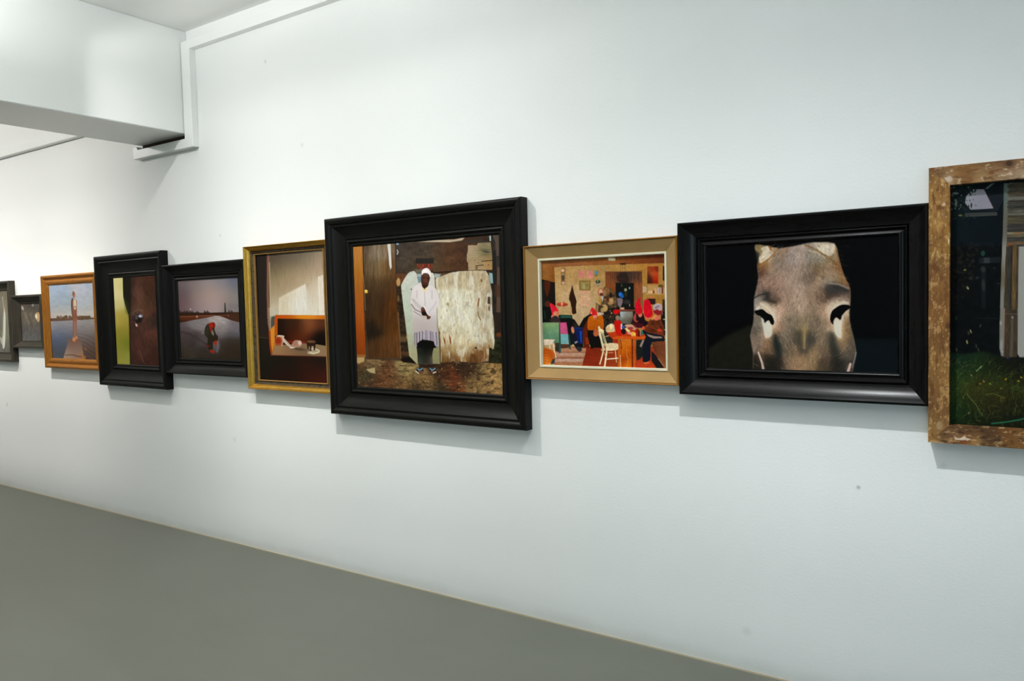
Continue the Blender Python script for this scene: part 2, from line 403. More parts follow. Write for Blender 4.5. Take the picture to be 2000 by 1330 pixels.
# ------------------------------------------------------------------ what the ten photographs show
# (coordinates are read off enlarged details: at(x, y, enlargement))
def paint_G(P):
    P.at(620, 370, 2.7136)
    P.fill((60, 46, 34))
    # dark wall of the shack, upper middle
    P.at(680, 450, 8.3125)
    P.field([(800, 250, (58, 50, 46)), (1000, 300, (62, 52, 44)), (1300, 250, (66, 54, 44)), (800, 500, (52, 46, 42)), (1000, 560, (70, 58, 42)), (1250, 420, (60, 52, 44)),
             (1600, 300, (74, 50, 34)), (1800, 400, (66, 44, 30)), (1700, 560, (72, 44, 28)), (1500, 560, (84, 64, 42)), (1900, 250, (62, 42, 30)), (2300, 300, (50, 38, 30)), (800, 1000, (60, 40, 24)), (2400, 1200, (40, 32, 26))], 150)
    P.tex(None, 0.22, 90, 60, 3, 0, 3); P.tex(None, 0.12, 20, 40, 4, 0, 2)
    P.poly([(1050, 172), (1400, 150), (1900, 95), (2480, 60), (2480, 0), (1050, 60)], (80, 66, 52), 0.8)
    P.poly([(1130, 190), (1400, 160), (1720, 150), (1900, 110), (1850, 165), (1650, 195), (1400, 190)], (186, 172, 150), 1.0, 0.85)
    P.poly([(1840, 190), (1960, 160), (2100, 150), (2300, 195), (2100, 200), (1950, 200)], (52, 46, 40), 1.2)
    # cream boarding, upper right
    P.at(830, 450, 8.3125)
    m = P.poly([(700, 245), (840, 245), (860, 210), (1060, 200), (1085, 420), (1090, 660), (870, 640), (705, 655), (700, 520), (680, 510), (680, 400), (695, 350)], (150, 128, 100), 0.7)
    P.field([(760, 300, (160, 138, 110)), (760, 560, (150, 126, 96)), (980, 260, (138, 124, 94)), (960, 340, (86, 80, 58)), (1000, 460, (128, 108, 70)), (1030, 560, (160, 118, 70)), (900, 600, (156, 132, 100)), (880, 450, (146, 130, 96))], 80, m)
    P.tex(m, 0.14, 60, 10, 8)
    P.ell(990, 350, 60, 14, (48, 48, 40), 5, 1.0, 0.8, ); P.ell(960, 320, 70, 12, (70, 70, 52), 0, 1.2, 0.6); P.ell(970, 400, 60, 12, (86, 84, 56), 0, 1.2, 0.6)
    P.line([(920, 505), (1080, 490)], 14, (62, 44, 24), 0.7); P.line([(820, 578), (940, 566)], 14, (60, 50, 34), 0.7)
    P.poly([(815, 578), (860, 590), (850, 640), (815, 640)], (110, 92, 60), 0.7)
    P.ell(805, 490, 8, 8, (90, 76, 56)); P.ell(1025, 560, 8, 8, (60, 44, 30)); P.ell(860, 525, 20, 10, (120, 100, 70), 20, 0.8, 0.7)
    # far right dark posts
    m = P.poly([(1065, 75), (1210, 80), (1235, 1330), (1085, 1330), (1090, 500)], (44, 38, 34), 0.7)
    P.tex(m, 0.5, 22, 160, 12)
    P.poly([(1090, 80), (1195, 80), (1195, 420), (1150, 420), (1140, 200)], (86, 72, 62), 1.0, 0.8)
    P.poly([(1165, 600), (1210, 600), (1225, 1330), (1150, 1330)], (96, 70, 52), 1.0, 0.75)
    P.poly([(1090, 330), (1150, 330), (1150, 1200), (1095, 1200)], (30, 30, 28), 1.2, 0.9)
    P.poly([(1120, 880), (1215, 890), (1220, 1080), (1120, 1080)], (66, 42, 28), 1.0, 0.7)
    P.poly([(1040, 90), (1066, 90), (1066, 180), (1046, 175)], (160, 176, 176), 0.6)
    P.line([(140, 690), (500, 668), (1090, 655)], 22, (34, 26, 20), 0.8)
    # pale board resting against the wall, right
    bd = [(175, 800), (185, 780), (420, 690), (560, 668), (850, 655), (985, 660), (1030, 740), (1060, 900), (1080, 1000), (1085, 1330)]
    P.at(830, 450, 8.3125)
    Q = P.p(bd); P.at(830, 610, 7.825)
    Q += P.p([(1035, 60), (1050, 250), (1050, 400), (1075, 480), (1070, 545), (1030, 560), (985, 530), (975, 600), (965, 740), (900, 750), (700, 780), (560, 800), (330, 790), (240, 780), (225, 400), (205, 250), (190, 0)])
    P.ox = P.oy = 0; P.s = 1
    m = P.poly(Q, (160, 145, 122), 0.7)
    P.at(830, 450, 8.3125)
    P.field([(230, 800, (142, 128, 108)), (450, 780, (150, 138, 120)), (700, 720, (134, 122, 104)), (900, 740, (122, 108, 86)), (1000, 800, (96, 78, 50)), (520, 950, (196, 192, 180)), (400, 1000, (150, 132, 104)),
             (740, 900, (186, 180, 168)), (830, 950, (142, 128, 114)), (950, 1000, (160, 148, 126)), (300, 1100, (170, 164, 150)), (600, 1100, (160, 144, 118)), (740, 1080, (190, 184, 168)), (900, 1150, (164, 146, 118)), (1030, 1200, (120, 96, 66)),
             (300, 1280, (186, 180, 160)), (500, 1280, (196, 192, 176)), (700, 1280, (180, 170, 146)), (950, 1300, (160, 144, 116))], 85, m)
    P.at(830, 610, 7.825)
    P.field([(300, 100, (200, 194, 172)), (500, 80, (198, 190, 166)), (680, 120, (206, 200, 178)), (850, 120, (168, 152, 124)), (980, 100, (160, 144, 118)), (280, 250, (190, 178, 150)), (500, 250, (196, 186, 156)), (720, 260, (200, 190, 164)), (900, 300, (166, 148, 118)),
             (350, 420, (190, 174, 142)), (560, 420, (196, 180, 146)), (830, 360, (206, 198, 174)), (1000, 350, (162, 142, 108)), (1030, 480, (170, 152, 118)), (300, 600, (150, 118, 72)), (500, 600, (172, 146, 104)), (650, 560, (190, 170, 132)), (850, 600, (120, 78, 36)), (930, 620, (160, 130, 84)),
             (280, 740, (104, 72, 34)), (450, 730, (92, 56, 24)), (600, 720, (140, 100, 52)), (720, 700, (80, 48, 20)), (850, 740, (96, 56, 26)), (930, 720, (110, 70, 34))], 75, m, 1.0)
    low = m*sstep((P.Y-640)/30.0)*0+m
    P.tex(m, 0.16, 26, 90, 21); P.tex(m, 0.10, 14, 30, 22)
    P.at(830, 450, 8.3125)
    P.blot(m, (208, 206, 196), 0.02, 0.5, 60, 130, 26, 0, 0.55)
    P.blot(m, (116, 96, 66), 0.2, 0.5, 26, 60, 27, 0, 0.45); P.blot(m, (214, 212, 200), 0.12, 0.3, 36, 240, 28, 0, 0.5, 3)
    P.poly([(850, 1180), (868, 1090), (885, 1110), (870, 1230), (848, 1245)], (116, 66, 22), 0.8, 0.9)
    P.poly([(895, 800), (925, 790), (930, 830), (905, 850)], (104, 70, 30), 0.8, 0.8)
    P.poly([(1015, 1080), (1050, 1080), (1055, 1200), (1010, 1190)], (46, 34, 26), 0.9, 0.85)
    P.ell(1035, 1270, 14, 40, (90, 62, 36), 0, 0.8, 0.8)
    P.ell(370, 1200, 26, 26, (150, 118, 74), 0, 1.0, 0.7)
    P.line([(560, 680), (575, 830)], 5, (84, 72, 58), 0.7, 0.6)
    P.at(830, 610, 7.825)
    P.poly([(288, 370), (312, 440), (314, 500), (296, 470), (284, 400)], (128, 62, 18), 0.6); P.poly([(375, 335), (398, 410), (400, 505), (382, 470), (372, 380)], (116, 56, 18), 0.6)
    P.ell(775, 545, 16, 14, (44, 28, 14)); P.line([(805, 0), (820, 70), (850, 120)], 12, (110, 74, 30), 0.8, 0.9)
    P.poly([(700, 640), (760, 650), (790, 740), (820, 790), (680, 780), (690, 700)], (84, 50, 22), 1.4, 0.8, 3)
    P.poly([(830, 580), (890, 600), (880, 700), (840, 760), (825, 680)], (96, 56, 24), 1.4, 0.8, 3)
    P.line([(975, 500), (985, 650), (980, 740)], 14, (96, 62, 30), 1, 0.8)
    P.ell(225, 320, 14, 30, (120, 60, 30), 0, 0.8, 0.8); P.line([(210, 250), (232, 420), (240, 790)], 16, (74, 56, 36), 0.8, 0.8)
    # scrub at the far right, rusty patch
    m = P.poly([(1060, 430), (1180, 380), (1190, 850), (960, 850), (975, 600), (985, 540), (1040, 575)], (34, 34, 20), 0.9); P.tex(m, 0.6, 40, 40, 33)
    P.ell(1120, 340, 40, 34, (108, 56, 24), 0, 1.2, 0.8)
    # ground
    P.at(680, 610, 8.3125)
    m = P.poly([(130, 780), (350, 770), (830, 790), (1120, 840), (1400, 830), (1700, 800), (2480, 830), (2520, 1330), (130, 1330)], (92, 66, 40), 1.2)
    P.field([(200, 900, (80, 54, 32)), (420, 820, (116, 94, 62)), (300, 1050, (50, 50, 34)), (600, 950, (84, 54, 32)), (950, 930, (130, 112, 72)), (1050, 1000, (134, 112, 70)), (1250, 980, (128, 96, 56)), (700, 1150, (84, 56, 34)), (1050, 1120, (64, 46, 26)),
             (900, 1220, (112, 82, 48)), (350, 1180, (74, 46, 30)), (600, 1080, (92, 58, 34)), (1300, 1180, (92, 70, 42)), (1500, 950, (62, 40, 24)), (1450, 870, (42, 30, 20)), (1650, 1050, (96, 48, 28)), (1750, 1180, (84, 46, 26)), (1550, 1200, (52, 44, 30)), (1900, 900, (62, 40, 26)), (2050, 950, (52, 36, 24)),
             (2200, 1000, (132, 104, 64)), (2300, 900, (140, 110, 66)), (2400, 1050, (150, 118, 72)), (2300, 1200, (146, 112, 68)), (2050, 1150, (110, 86, 52)), (2450, 900, (136, 104, 60)), (2100, 1220, (120, 92, 56)), (2480, 1280, (150, 112, 66)), (1900, 860, (34, 26, 20))], 95, m)
    P.tex(m, 0.34, 70, 36, 41, 0, 3); P.tex(m, 0.22, 22, 16, 42, 0, 2)
    P.blot(m, (176, 148, 98), 0.30, 0.3, 34, 24, 44, 0, 0.5, 3); P.blot(m, (36, 26, 16), 0.14, 0.4, 80, 44, 45, 0, 0.6, 3)
    P.poly([(300, 930), (440, 905), (450, 1000), (370, 985)], (160, 140, 100), 0.7)
    P.rect(1640, 1155, 1700, 1185, (178, 76, 44), 1.0, 0.5)
    # left: yellow board, brown door, white chip of paint
    P.at(680, 450, 8.3125)
    Q = P.p([(60, 230), (235, 230), (245, 700), (260, 1330)]); P.at(680, 610, 8.3125); Q += P.p([(262, 0), (290, 690), (100, 690)])
    P.ox = P.oy = 0; P.s = 1
    m = P.poly(Q, (150, 88, 30), 0.6); P.at(680, 450, 8.3125)
    P.field([(150, 300, (156, 100, 44)), (150, 700, (146, 92, 30)), (150, 1000, (146, 82, 28)), (180, 1300, (150, 74, 22)), (180, 1700, (136, 62, 16)), (200, 1960, (120, 50, 10)), (230, 400, (170, 110, 46))], 160, m); P.tex(m, 0.12, 12, 200, 51)
    P.at(680, 610, 8.3125)
    P.poly([(140, 690), (290, 690), (290, 735), (150, 740)], (136, 84, 38), 0.7); P.poly([(145, 738), (275, 735), (270, 800), (180, 840), (150, 830)], (168, 138, 90), 1.0)
    P.at(680, 450, 8.3125)
    Q = P.p([(236, 238), (768, 200), (775, 600), (790, 1000), (800, 1330)]); P.at(680, 610, 8.3125)
    Q += P.p([(815, 200), (850, 520), (850, 740), (350, 755), (330, 600), (300, 300)]); P.ox = P.oy = 0; P.s = 1
    m = P.poly(Q, (84, 58, 34), 0.7); P.at(680, 450, 8.3125)
    P.field([(260, 300, (70, 54, 40)), (450, 350, (120, 106, 88)), (600, 280, (112, 94, 74)), (740, 300, (104, 84, 62)), (300, 600, (78, 62, 42)), (450, 650, (104, 86, 60)), (600, 650, (98, 74, 44)), (740, 650, (86, 58, 32)), (350, 850, (66, 48, 30)), (550, 850, (84, 60, 34)), (620, 900, (48, 34, 24)), (740, 950, (84, 50, 22)),
             (320, 1100, (44, 32, 22)), (450, 1100, (62, 42, 22)), (600, 1150, (48, 30, 16)), (750, 1200, (88, 48, 16)), (320, 1300, (48, 34, 22)), (380, 1600, (32, 24, 18)), (500, 1450, (58, 36, 16)), (650, 1450, (60, 36, 16)), (760, 1500, (84, 48, 16)), (500, 1900, (74, 46, 22)), (700, 1900, (80, 48, 22)), (600, 2050, (68, 42, 20)), (350, 1650, (26, 20, 14)), (430, 1950, (64, 40, 20))], 95, m)
    P.tex(m, 0.28, 16, 220, 61); P.tex(m, 0.16, 7, 60, 62)
    P.line([(240, 250), (262, 760), (285, 1330)], 18, (46, 34, 24), 0.8, 0.8); P.line([(250, 720), (270, 950), (285, 1300)], 8, (170, 130, 80), 0.6, 0.7)
    P.poly([(640, 220), (690, 215), (700, 400), (712, 600), (690, 640), (672, 560), (660, 400)], (196, 192, 184), 0.8)
    P.line([(770, 210), (785, 900), (800, 1330)], 16, (44, 30, 22), 1.0, 0.7)
    P.ell(298, 995, 28, 30, (196, 160, 60)); P.ell(290, 982, 12, 10, (244, 224, 140))
    P.rect(785, 200, 825, 235, (120, 150, 170), 0.8); P.line([(800, 320), (815, 350), (800, 385)], 18, (160, 160, 156), 0.8)
    # strip of rubble between the door and the coffin-shaped board
    Q = P.p([(775, 700), (960, 690), (870, 900), (905, 1330)]); P.at(680, 610, 8.3125); Q += P.p([(990, 700), (1120, 840), (850, 790), (830, 300), (805, 0)]); P.ox = P.oy = 0; P.s = 1
    m = P.poly(Q, (44, 32, 22), 0.8); P.at(680, 450, 8.3125); P.tex(m, 0.7, 40, 30, 71)
    P.rect(780, 700, 950, 770, (96, 58, 34), 1.0, 0.8); P.ell(820, 840, 34, 70, (180, 136, 84), 0, 1.0, 0.9); P.poly([(850, 780), (930, 760), (870, 890)], (110, 60, 34), 1.0, 0.8); P.ell(820, 1110, 20, 60, (110, 84, 54), 0, 1, 0.7)
    P.at(680, 610, 8.3125); P.line([(815, 0), (850, 500), (860, 780)], 22, (110, 80, 50), 0.8, 0.8); P.rect(850, 400, 960, 480, (92, 72, 44), 1.0, 0.8); P.rect(850, 500, 975, 540, (30, 24, 18), 1, 0.8); P.rect(860, 640, 985, 700, (84, 52, 30), 1, 0.7); P.poly([(850, 760), (1000, 720), (1120, 830), (900, 815)], (20, 15, 10), 1.0)
    # window hole above the head, blue scraps
    P.at(775, 510, 11.08)
    P.rect(410, -60, 800, 60, (34, 32, 30), 1.2, 0.9); m = P.rect(440, 60, 770, 180, (110, 46, 30), 1.2, 0.9); P.tex(m, 0.5, 40, 60, 81)
    P.rect(410, 180, 560, 260, (96, 92, 76), 1.2, 0.9); P.rect(440, 275, 560, 350, (150, 162, 166), 1.0, 0.9); P.rect(455, 350, 545, 480, (110, 134, 146), 1.0, 0.9); P.poly([(700, 190), (800, 200), (800, 260), (720, 250)], (60, 40, 30), 1)
    P.poly([(815, 270), (960, 290), (930, 340), (850, 380), (820, 340)], (150, 166, 162), 1.2, 0.9)
    P.at(830, 450, 8.3125); P.poly([(1035, 690), (1090, 700), (1100, 860), (1060, 865), (1040, 780)], (130, 156, 158), 0.9)
    # coffin-shaped pale board
    P.at(775, 510, 11.08); Q = P.p([(100, 520), (170, 390), (240, 280), (290, 240), (380, 215), (430, 270), (445, 350), (470, 480), (700, 420), (740, 250), (790, 265), (815, 320), (830, 560), (870, 1000), (900, 1330)])
    P.at(775, 620, 11.08); Q += P.p([(915, 500), (935, 1000), (800, 1005), (500, 1000), (440, 1005), (280, 840), (240, 500), (180, 0)]); P.at(775, 510, 11.08); Q += P.p([(150, 1000), (115, 700)])
    P.ox = P.oy = 0; P.s = 1; m = P.poly(Q, (176, 178, 166), 0.6)
    P.at(775, 510, 11.08)
    P.field([(300, 300, (184, 184, 172)), (250, 600, (176, 180, 166)), (250, 900, (172, 178, 162)), (250, 1250, (166, 172, 154)), (260, 1600, (160, 164, 142)), (330, 2000, (154, 150, 116)), (380, 2200, (150, 144, 108)), (800, 400, (190, 186, 176)), (870, 2000, (136, 132, 96)), (860, 2150, (118, 112, 74))], 200, m)
    P.tex(m, 0.07, 60, 60, 91); P.ell(320, 612, 14, 16, (76, 76, 66)); P.line([(110, 640), (170, 660)], 10, (130, 130, 116), 0.8, 0.7)
    P.at(775, 620, 11.08); P.ell(235, 420, 22, 50, (172, 142, 88), 0, 1.0, 0.7)
    # legs and shoes
    m = P.poly([(440, 560), (560, 470), (720, 480), (830, 560), (790, 700), (770, 850), (780, 1010), (700, 1060), (640, 1000), (560, 1040), (470, 1010), (455, 800)], (22, 22, 18), 0.7, 1, 3)
    P.field([(640, 560, (8, 8, 6)), (500, 750, (30, 32, 26)), (520, 950, (58, 60, 50)), (620, 900, (24, 26, 20)), (720, 800, (34, 32, 28)), (750, 930, (70, 62, 54)), (650, 700, (12, 12, 9))], 70, m)
    P.line([(740, 850), (760, 940), (790, 990)], 16, (120, 106, 96), 1.0, 0.5); P.poly([(480, 1020), (830, 1020), (800, 1080), (640, 1100), (500, 1090)], (34, 22, 18), 1.5, 0.9)
    for x in (500, 770):
        P.poly([(x-60, 1100), (x+70, 1095), (x+70, 1190), (x-50, 1200)], (36, 38, 44), 0.8, 1, 3)
        P.line([(x-40, 1110), (x, 1145), (x+60, 1105)], 22, (120, 150, 160), 0.7); P.line([(x-20, 1175), (x+60, 1180)], 22, (150, 70, 44), 0.8, 0.9)
    P.line([(420, 1170), (480, 1210)], 18, (220, 214, 196), 0.6); P.line([(790, 1205), (850, 1180)], 18, (220, 214, 196), 0.6)
    # skirt
    sk = [(375, 200), (640, 160), (880, 200), (900, 400), (915, 620), (860, 640), (820, 600), (805, 520), (720, 500), (560, 480), (510, 520), (480, 600), (420, 640), (385, 640), (380, 400)]
    m = P.poly(sk, (146, 136, 144), 0.6)
    for k, (x0, x1, w, c) in enumerate([(395, 385, 8, (96, 86, 92)), (445, 440, 14, (78, 68, 72)), (470, 470, 12, (190, 182, 190)), (495, 500, 16, (66, 56, 60)), (530, 530, 16, (186, 176, 184)), (560, 560, 14, (90, 78, 84)), (600, 590, 12, (196, 186, 194)), (640, 640, 14, (124, 112, 122)), (690, 700, 12, (186, 178, 186)), (730, 745, 10, (88, 76, 84)), (770, 780, 12, (120, 110, 118)), (815, 840, 14, (190, 184, 192)), (845, 875, 12, (76, 64, 72)), (875, 900, 10, (186, 184, 188))]):
        P.line([(x0, 190), ((x0+x1)/2, 400), (x1, 590)], w, c, 0.7, 0.85)
    P.tex(m, 0.15, 10, 12, 93)
    P.poly([(440, 570), (500, 520), (560, 485), (560, 470), (600, 500), (720, 505), (805, 540), (820, 600), (870, 650), (790, 670), (640, 640), (450, 655)], (12, 12, 10), 0.7)
    # cardigan
    P.at(775, 510, 11.08)
    cg = [(375, 560), (450, 515), (530, 490), (560, 570), (620, 640), (690, 530), (760, 540), (830, 580), (880, 680), (915, 860), (900, 960), (860, 1050), (870, 1300), (875, 1530), (640, 1500), (370, 1540), (350, 1300), (345, 1050), (300, 900), (320, 740)]
    m = P.poly(cg, (196, 186, 184), 0.6, 1, 3)
    P.field([(400, 650, (204, 192, 192)), (600, 800, (214, 206, 202)), (800, 700, (200, 190, 190)), (340, 850, (196, 186, 184)), (860, 850, (204, 194, 194)), (480, 1000, (190, 180, 178)), (700, 1050, (200, 190, 192)), (500, 1350, (176, 162, 158)), (750, 1350, (180, 168, 166)), (620, 1500, (164, 150, 144)), (620, 950, (206, 200, 198))], 130, m)
    for x in range(380, 880, 34): P.line([(x, 560), (x+4, 1000), (x, 1480)], 7, (160, 148, 146), 0.7, 0.14)
    P.line([(605, 660), (620, 980)], 12, (150, 142, 142), 0.7, 0.8)
    P.line([(445, 640), (440, 800)], 14, (160, 142, 140), 1, 0.7); P.line([(765, 640), (765, 820)], 12, (150, 130, 124), 1, 0.7)
    for d in (0, 26, 52, 78): P.line([(325+d*0.6, 820+d*0.1), (420+d, 960), (560+d*.3, 1090-d*.9)], 8, (140, 128, 124), 0.7, 0.6)
    for d in (0, 30, 60): P.line([(880-d*.4, 880), (800-d*.6, 1010), (690+d*.2, 1150-d)], 7, (160, 150, 152), 0.7, 0.5)
    P.line([(325, 940), (400, 1050), (530, 1110)], 22, (110, 92, 80), 0.9, 0.85); P.line([(375, 1090), (450, 1140), (540, 1190)], 20, (124, 112, 104), 0.9, 0.8)
    P.line([(600, 980), (640, 1090), (700, 1190)], 12, (226, 218, 218), 0.8, 0.9)
    P.line([(875, 1000), (875, 1500)], 12, (120, 108, 88), 0.8, 0.7)
    # hands
    P.poly([(530, 1020), (580, 1000), (620, 1060), (650, 1130), (700, 1190), (740, 1200), (720, 1250), (660, 1260), (640, 1200), (580, 1190), (540, 1140)], (70, 40, 28), 0.7, 1, 2)
    P.ell(595, 1140, 50, 44, (24, 16, 14), 0, 0.8); P.poly([(540, 1190), (640, 1190), (660, 1240), (600, 1260), (550, 1240)], (176, 164, 152), 0.8, 0.9, 2); P.ell(690, 1230, 36, 26, (72, 38, 26)); P.ell(560, 1035, 30, 26, (112, 66, 44), 0, 0.8, 0.8)
    # head and cap
    m = P.poly([(540, 300), (560, 270), (640, 255), (700, 280), (725, 350), (700, 460), (680, 540), (640, 590), (605, 605), (570, 580), (545, 510), (530, 400)], (58, 34, 24), 0.6, 1, 3)
    P.field([(600, 300, (76, 50, 38)), (660, 320, (84, 54, 40)), (620, 420, (116, 68, 52)), (570, 380, (60, 36, 26)), (690, 400, (44, 26, 20)), (620, 490, (72, 38, 30)), (600, 560, (30, 18, 14)), (560, 460, (54, 30, 22))], 42, m)
    P.ell(590, 365, 22, 9, (24, 14, 12)); P.ell(670, 370, 22, 9, (24, 14, 12)); P.line([(595, 480), (650, 480)], 12, (60, 26, 24), 0.7, 0.8)
    P.poly([(555, 560), (605, 605), (650, 570), (690, 540), (640, 640), (605, 680), (575, 640)], (214, 190, 140), 0.7, 1)
    P.poly([(590, 585), (620, 585), (606, 625)], (60, 40, 24), 0.6)
    P.poly([(540, 290), (545, 220), (580, 175), (650, 150), (700, 180), (740, 240), (735, 330), (720, 350), (700, 290), (640, 262), (580, 270), (550, 300)], (220, 210, 210), 0.6, 1, 3)
    P.ell(620, 215, 50, 30, (236, 226, 226), 0, 1.5, 0.7)
    P.line([(470, 490), (500, 515), (540, 540)], 22, (196, 176, 178), 0.7)

def paint_I(P):
    P.fill((5, 5, 6))
    P.at(1310, 390, 3.244)
    P.poly([(235, 950), (350, 870), (500, 800), (540, 830), (540, 1080), (235, 1080)], (24, 24, 16), 5.0, 0.9); P.tex(None, 0.2, 30, 30, 3)
    P.poly([(1150, 880), (1460, 880), (1460, 1110), (1150, 1110)], (10, 17, 20), 6.0, 0.9)
    P.at(1460, 470, 9.09)
    oy = 1091  # lower detail starts 120 px lower
    head = [(150, 110), (230, 90), (600, 160), (1100, 70), (1300, 60), (1560, 80), (1620, 280), (1680, 520), (1760, 720), (1830, 880), (1830, 1100), (1810, 1300), (1830, 1500), (1880, 1690), (1920, 1900), (1930, 2000), (1900, 2150), (1860, 2330), (1850, 2500), (1000, 2600), (100, 2500), (100, 2330), (110, 2000), (60, 1700), (110, 1500), (130, 1300), (130, 1050), (190, 800), (210, 640), (190, 480), (200, 300), (160, 200)]
    m = P.poly(head, (140, 122, 108), 2.4, 1, 2)
    S_ = [(350, 300, (176, 166, 150)), (230, 180, (120, 104, 70)), (300, 430, (130, 96, 56)), (240, 560, (86, 62, 50)), (600, 260, (134, 114, 96)), (560, 400, (116, 104, 92)), (800, 350, (136, 126, 120)), (950, 300, (150, 136, 126)), (1150, 320, (126, 118, 108)), (1380, 200, (176, 166, 150)), (1450, 130, (160, 148, 130)), (1300, 330, (130, 124, 110)),
          (1480, 320, (112, 94, 66)), (1580, 330, (150, 136, 112)), (1620, 460, (112, 78, 46)), (450, 550, (140, 120, 104)), (700, 560, (138, 120, 108)), (950, 560, (144, 128, 114)), (1060, 560, (120, 106, 94)), (1260, 520, (106, 90, 68)), (1450, 560, (140, 120, 100)), (1350, 620, (124, 104, 82)), (1550, 650, (148, 128, 106)), (1680, 700, (124, 98, 64)),
          (350, 740, (130, 108, 94)), (550, 800, (142, 118, 104)), (750, 750, (146, 128, 114)), (960, 800, (154, 136, 122)), (1060, 690, (96, 84, 74)), (1200, 780, (136, 116, 98)), (1450, 750, (150, 138, 124)), (1750, 820, (150, 110, 76)), (230, 880, (120, 98, 86)), (400, 880, (120, 98, 84)), (500, 950, (136, 112, 98)), (700, 950, (140, 120, 104)), (950, 980, (152, 134, 118)), (1180, 960, (126, 108, 92)), (1330, 980, (124, 104, 86)),
          (340, 980, (40, 38, 34)), (230, 1040, (130, 122, 114)), (450, 1080, (58, 46, 34)), (1480, 860, (60, 52, 46)), (1620, 860, (42, 42, 42)), (1740, 880, (64, 58, 54)), (1560, 960, (64, 54, 48)), (1420, 1020, (60, 44, 34)), (1700, 1000, (110, 88, 78)),
          (350, 1150, (196, 178, 156)), (480, 1230, (190, 168, 148)), (520, 1330, (182, 160, 140)), (600, 1250, (156, 130, 112)), (800, 1200, (140, 122, 106)), (950, 1200, (150, 132, 116)), (1200, 1200, (132, 114, 96)), (1400, 1220, (150, 124, 104)), (1520, 1130, (200, 184, 164)), (1650, 1080, (180, 164, 142)), (1450, 1300, (176, 150, 128)),
          (560, 1500, (160, 130, 108)), (700, 1450, (116, 104, 88)), (850, 1450, (118, 106, 90)), (1000, 1450, (124, 110, 88)), (1200, 1450, (112, 100, 84)), (1350, 1480, (120, 104, 86)), (1480, 1480, (160, 136, 114)), (200, 1450, (110, 102, 90)), (250, 1600, (84, 78, 68)), (370, 1560, (208, 196, 180)), (350, 1720, (168, 138, 112)), (450, 1680, (140, 106, 74)), (520, 1760, (30, 36, 34)), (620, 1700, (120, 106, 90)), (750, 1700, (108, 98, 84)), (900, 1720, (70, 64, 54)), (1020, 1700, (140, 118, 78)), (1120, 1740, (54, 52, 46)),
          (1250, 1700, (112, 100, 84)), (1400, 1700, (124, 108, 88)), (1520, 1740, (44, 44, 38)), (1600, 1600, (210, 194, 172)), (1620, 1720, (182, 154, 122)), (1720, 1640, (150, 116, 76)), (1800, 1650, (86, 76, 60)), (140, 1850, (120, 104, 92)), (230, 1820, (104, 94, 84)), (330, 1880, (130, 102, 76)), (420, 1950, (96, 78, 60)), (560, 1950, (46, 46, 42)), (700, 1950, (104, 92, 76)), (850, 1950, (112, 94, 74)), (1030, 1930, (84, 72, 56)), (1180, 1950, (132, 112, 86)), (1350, 1920, (110, 94, 76)), (1550, 1950, (56, 52, 44)), (1700, 1850, (122, 102, 78)), (1850, 1850, (84, 76, 66)),
          (150, 2200, (34, 30, 24)), (300, 2120, (70, 58, 46)), (420, 2200, (34, 32, 26)), (600, 2150, (64, 54, 46)), (760, 2150, (122, 102, 80)), (950, 2120, (136, 112, 86)), (1150, 2150, (126, 106, 80)), (1350, 2200, (72, 62, 46)), (1450, 2100, (90, 74, 60)), (1600, 2150, (36, 34, 30)), (1750, 2050, (84, 76, 68)), (1850, 2150, (60, 56, 50))]
    P.field(S_, 75, m)
    # ears open to the light, rims
    P.poly([(260, 150), (400, 110), (430, 260), (340, 360), (240, 420), (215, 330), (290, 240)], (192, 182, 164), 1.6, 0.8, 3)
    P.poly([(1290, 120), (1540, 85), (1570, 200), (1500, 290), (1400, 270), (1290, 200)], (192, 182, 166), 1.8, 0.8, 3)
    P.line([(540, 180), (470, 280), (330, 400), (230, 490)], 26, (140, 96, 44), 1.2, 0.8); P.line([(1050, 100), (1250, 190), (1400, 290), (1500, 350), (1600, 450)], 30, (112, 84, 46), 1.5, 0.7); P.line([(1090, 190), (1250, 240), (1400, 320)], 22, (176, 156, 134), 1.2, 0.7)
    P.line([(1580, 150), (1640, 380), (1700, 590), (1820, 860)], 26, (130, 84, 48), 1.4, 0.65)
    P.poly([(380, 110), (440, 110), (450, 200), (420, 190)], (120, 66, 22), 1.0, 0.8); P.poly([(560, 100), (620, 105), (590, 170), (550, 160)], (20, 18, 18), 1.2, 0.9); P.poly([(150, 180), (230, 250), (200, 440), (160, 300)], (30, 34, 30), 1.6, 0.7)
    # fur: short strokes following the whorls
    rs = np.random.RandomState(7)
    def flow(x, y):
        cx = 990
        if y < 1300: return math.atan2(1.0, (x-cx)/(420.0+0.2*y)*1.7)
        return math.atan2(1.0, -(x-cx)/500.0)
    for k in range(900):
        x = rs.uniform(150, 1850); y = rs.uniform(110, 2300); a = flow(x, y)+rs.normal(0, 0.22); L = rs.uniform(40, 110)
        i = np.argmin(np.abs(P.X[0]-(P.ox+x/P.s)))
        d = rs.rand() < 0.5
        P.line([(x, y), (x-math.cos(a)*L*0.5, y-math.sin(a)*L*0.5), (x-math.cos(a)*L, y-math.sin(a)*L)], rs.uniform(7, 15), (62, 52, 44) if d else (196, 176, 156), 0.7, rs.uniform(0.12, 0.36), 3)
    P.tex(m, 0.13, 40, 80, 11, 0, 3); P.tex(m, 0.10, 14, 26, 12, 0, 2)
    P.img = P.img*(1+m[..., None]*np.array([0.01, -0.02, -0.035])); P.img = P.img*(1+0.06*m[..., None]*np.clip((P.img-110)/60, -1, 1))
    # brows and eyes
    P.poly([(290, 930), (390, 930), (410, 1040), (520, 1100), (440, 1120), (330, 1090), (280, 1060), (330, 1000)], (34, 34, 32), 4.5, 0.75, 3); P.line([(400, 1060), (520, 1110)], 40, (70, 48, 30), 3, 0.6)
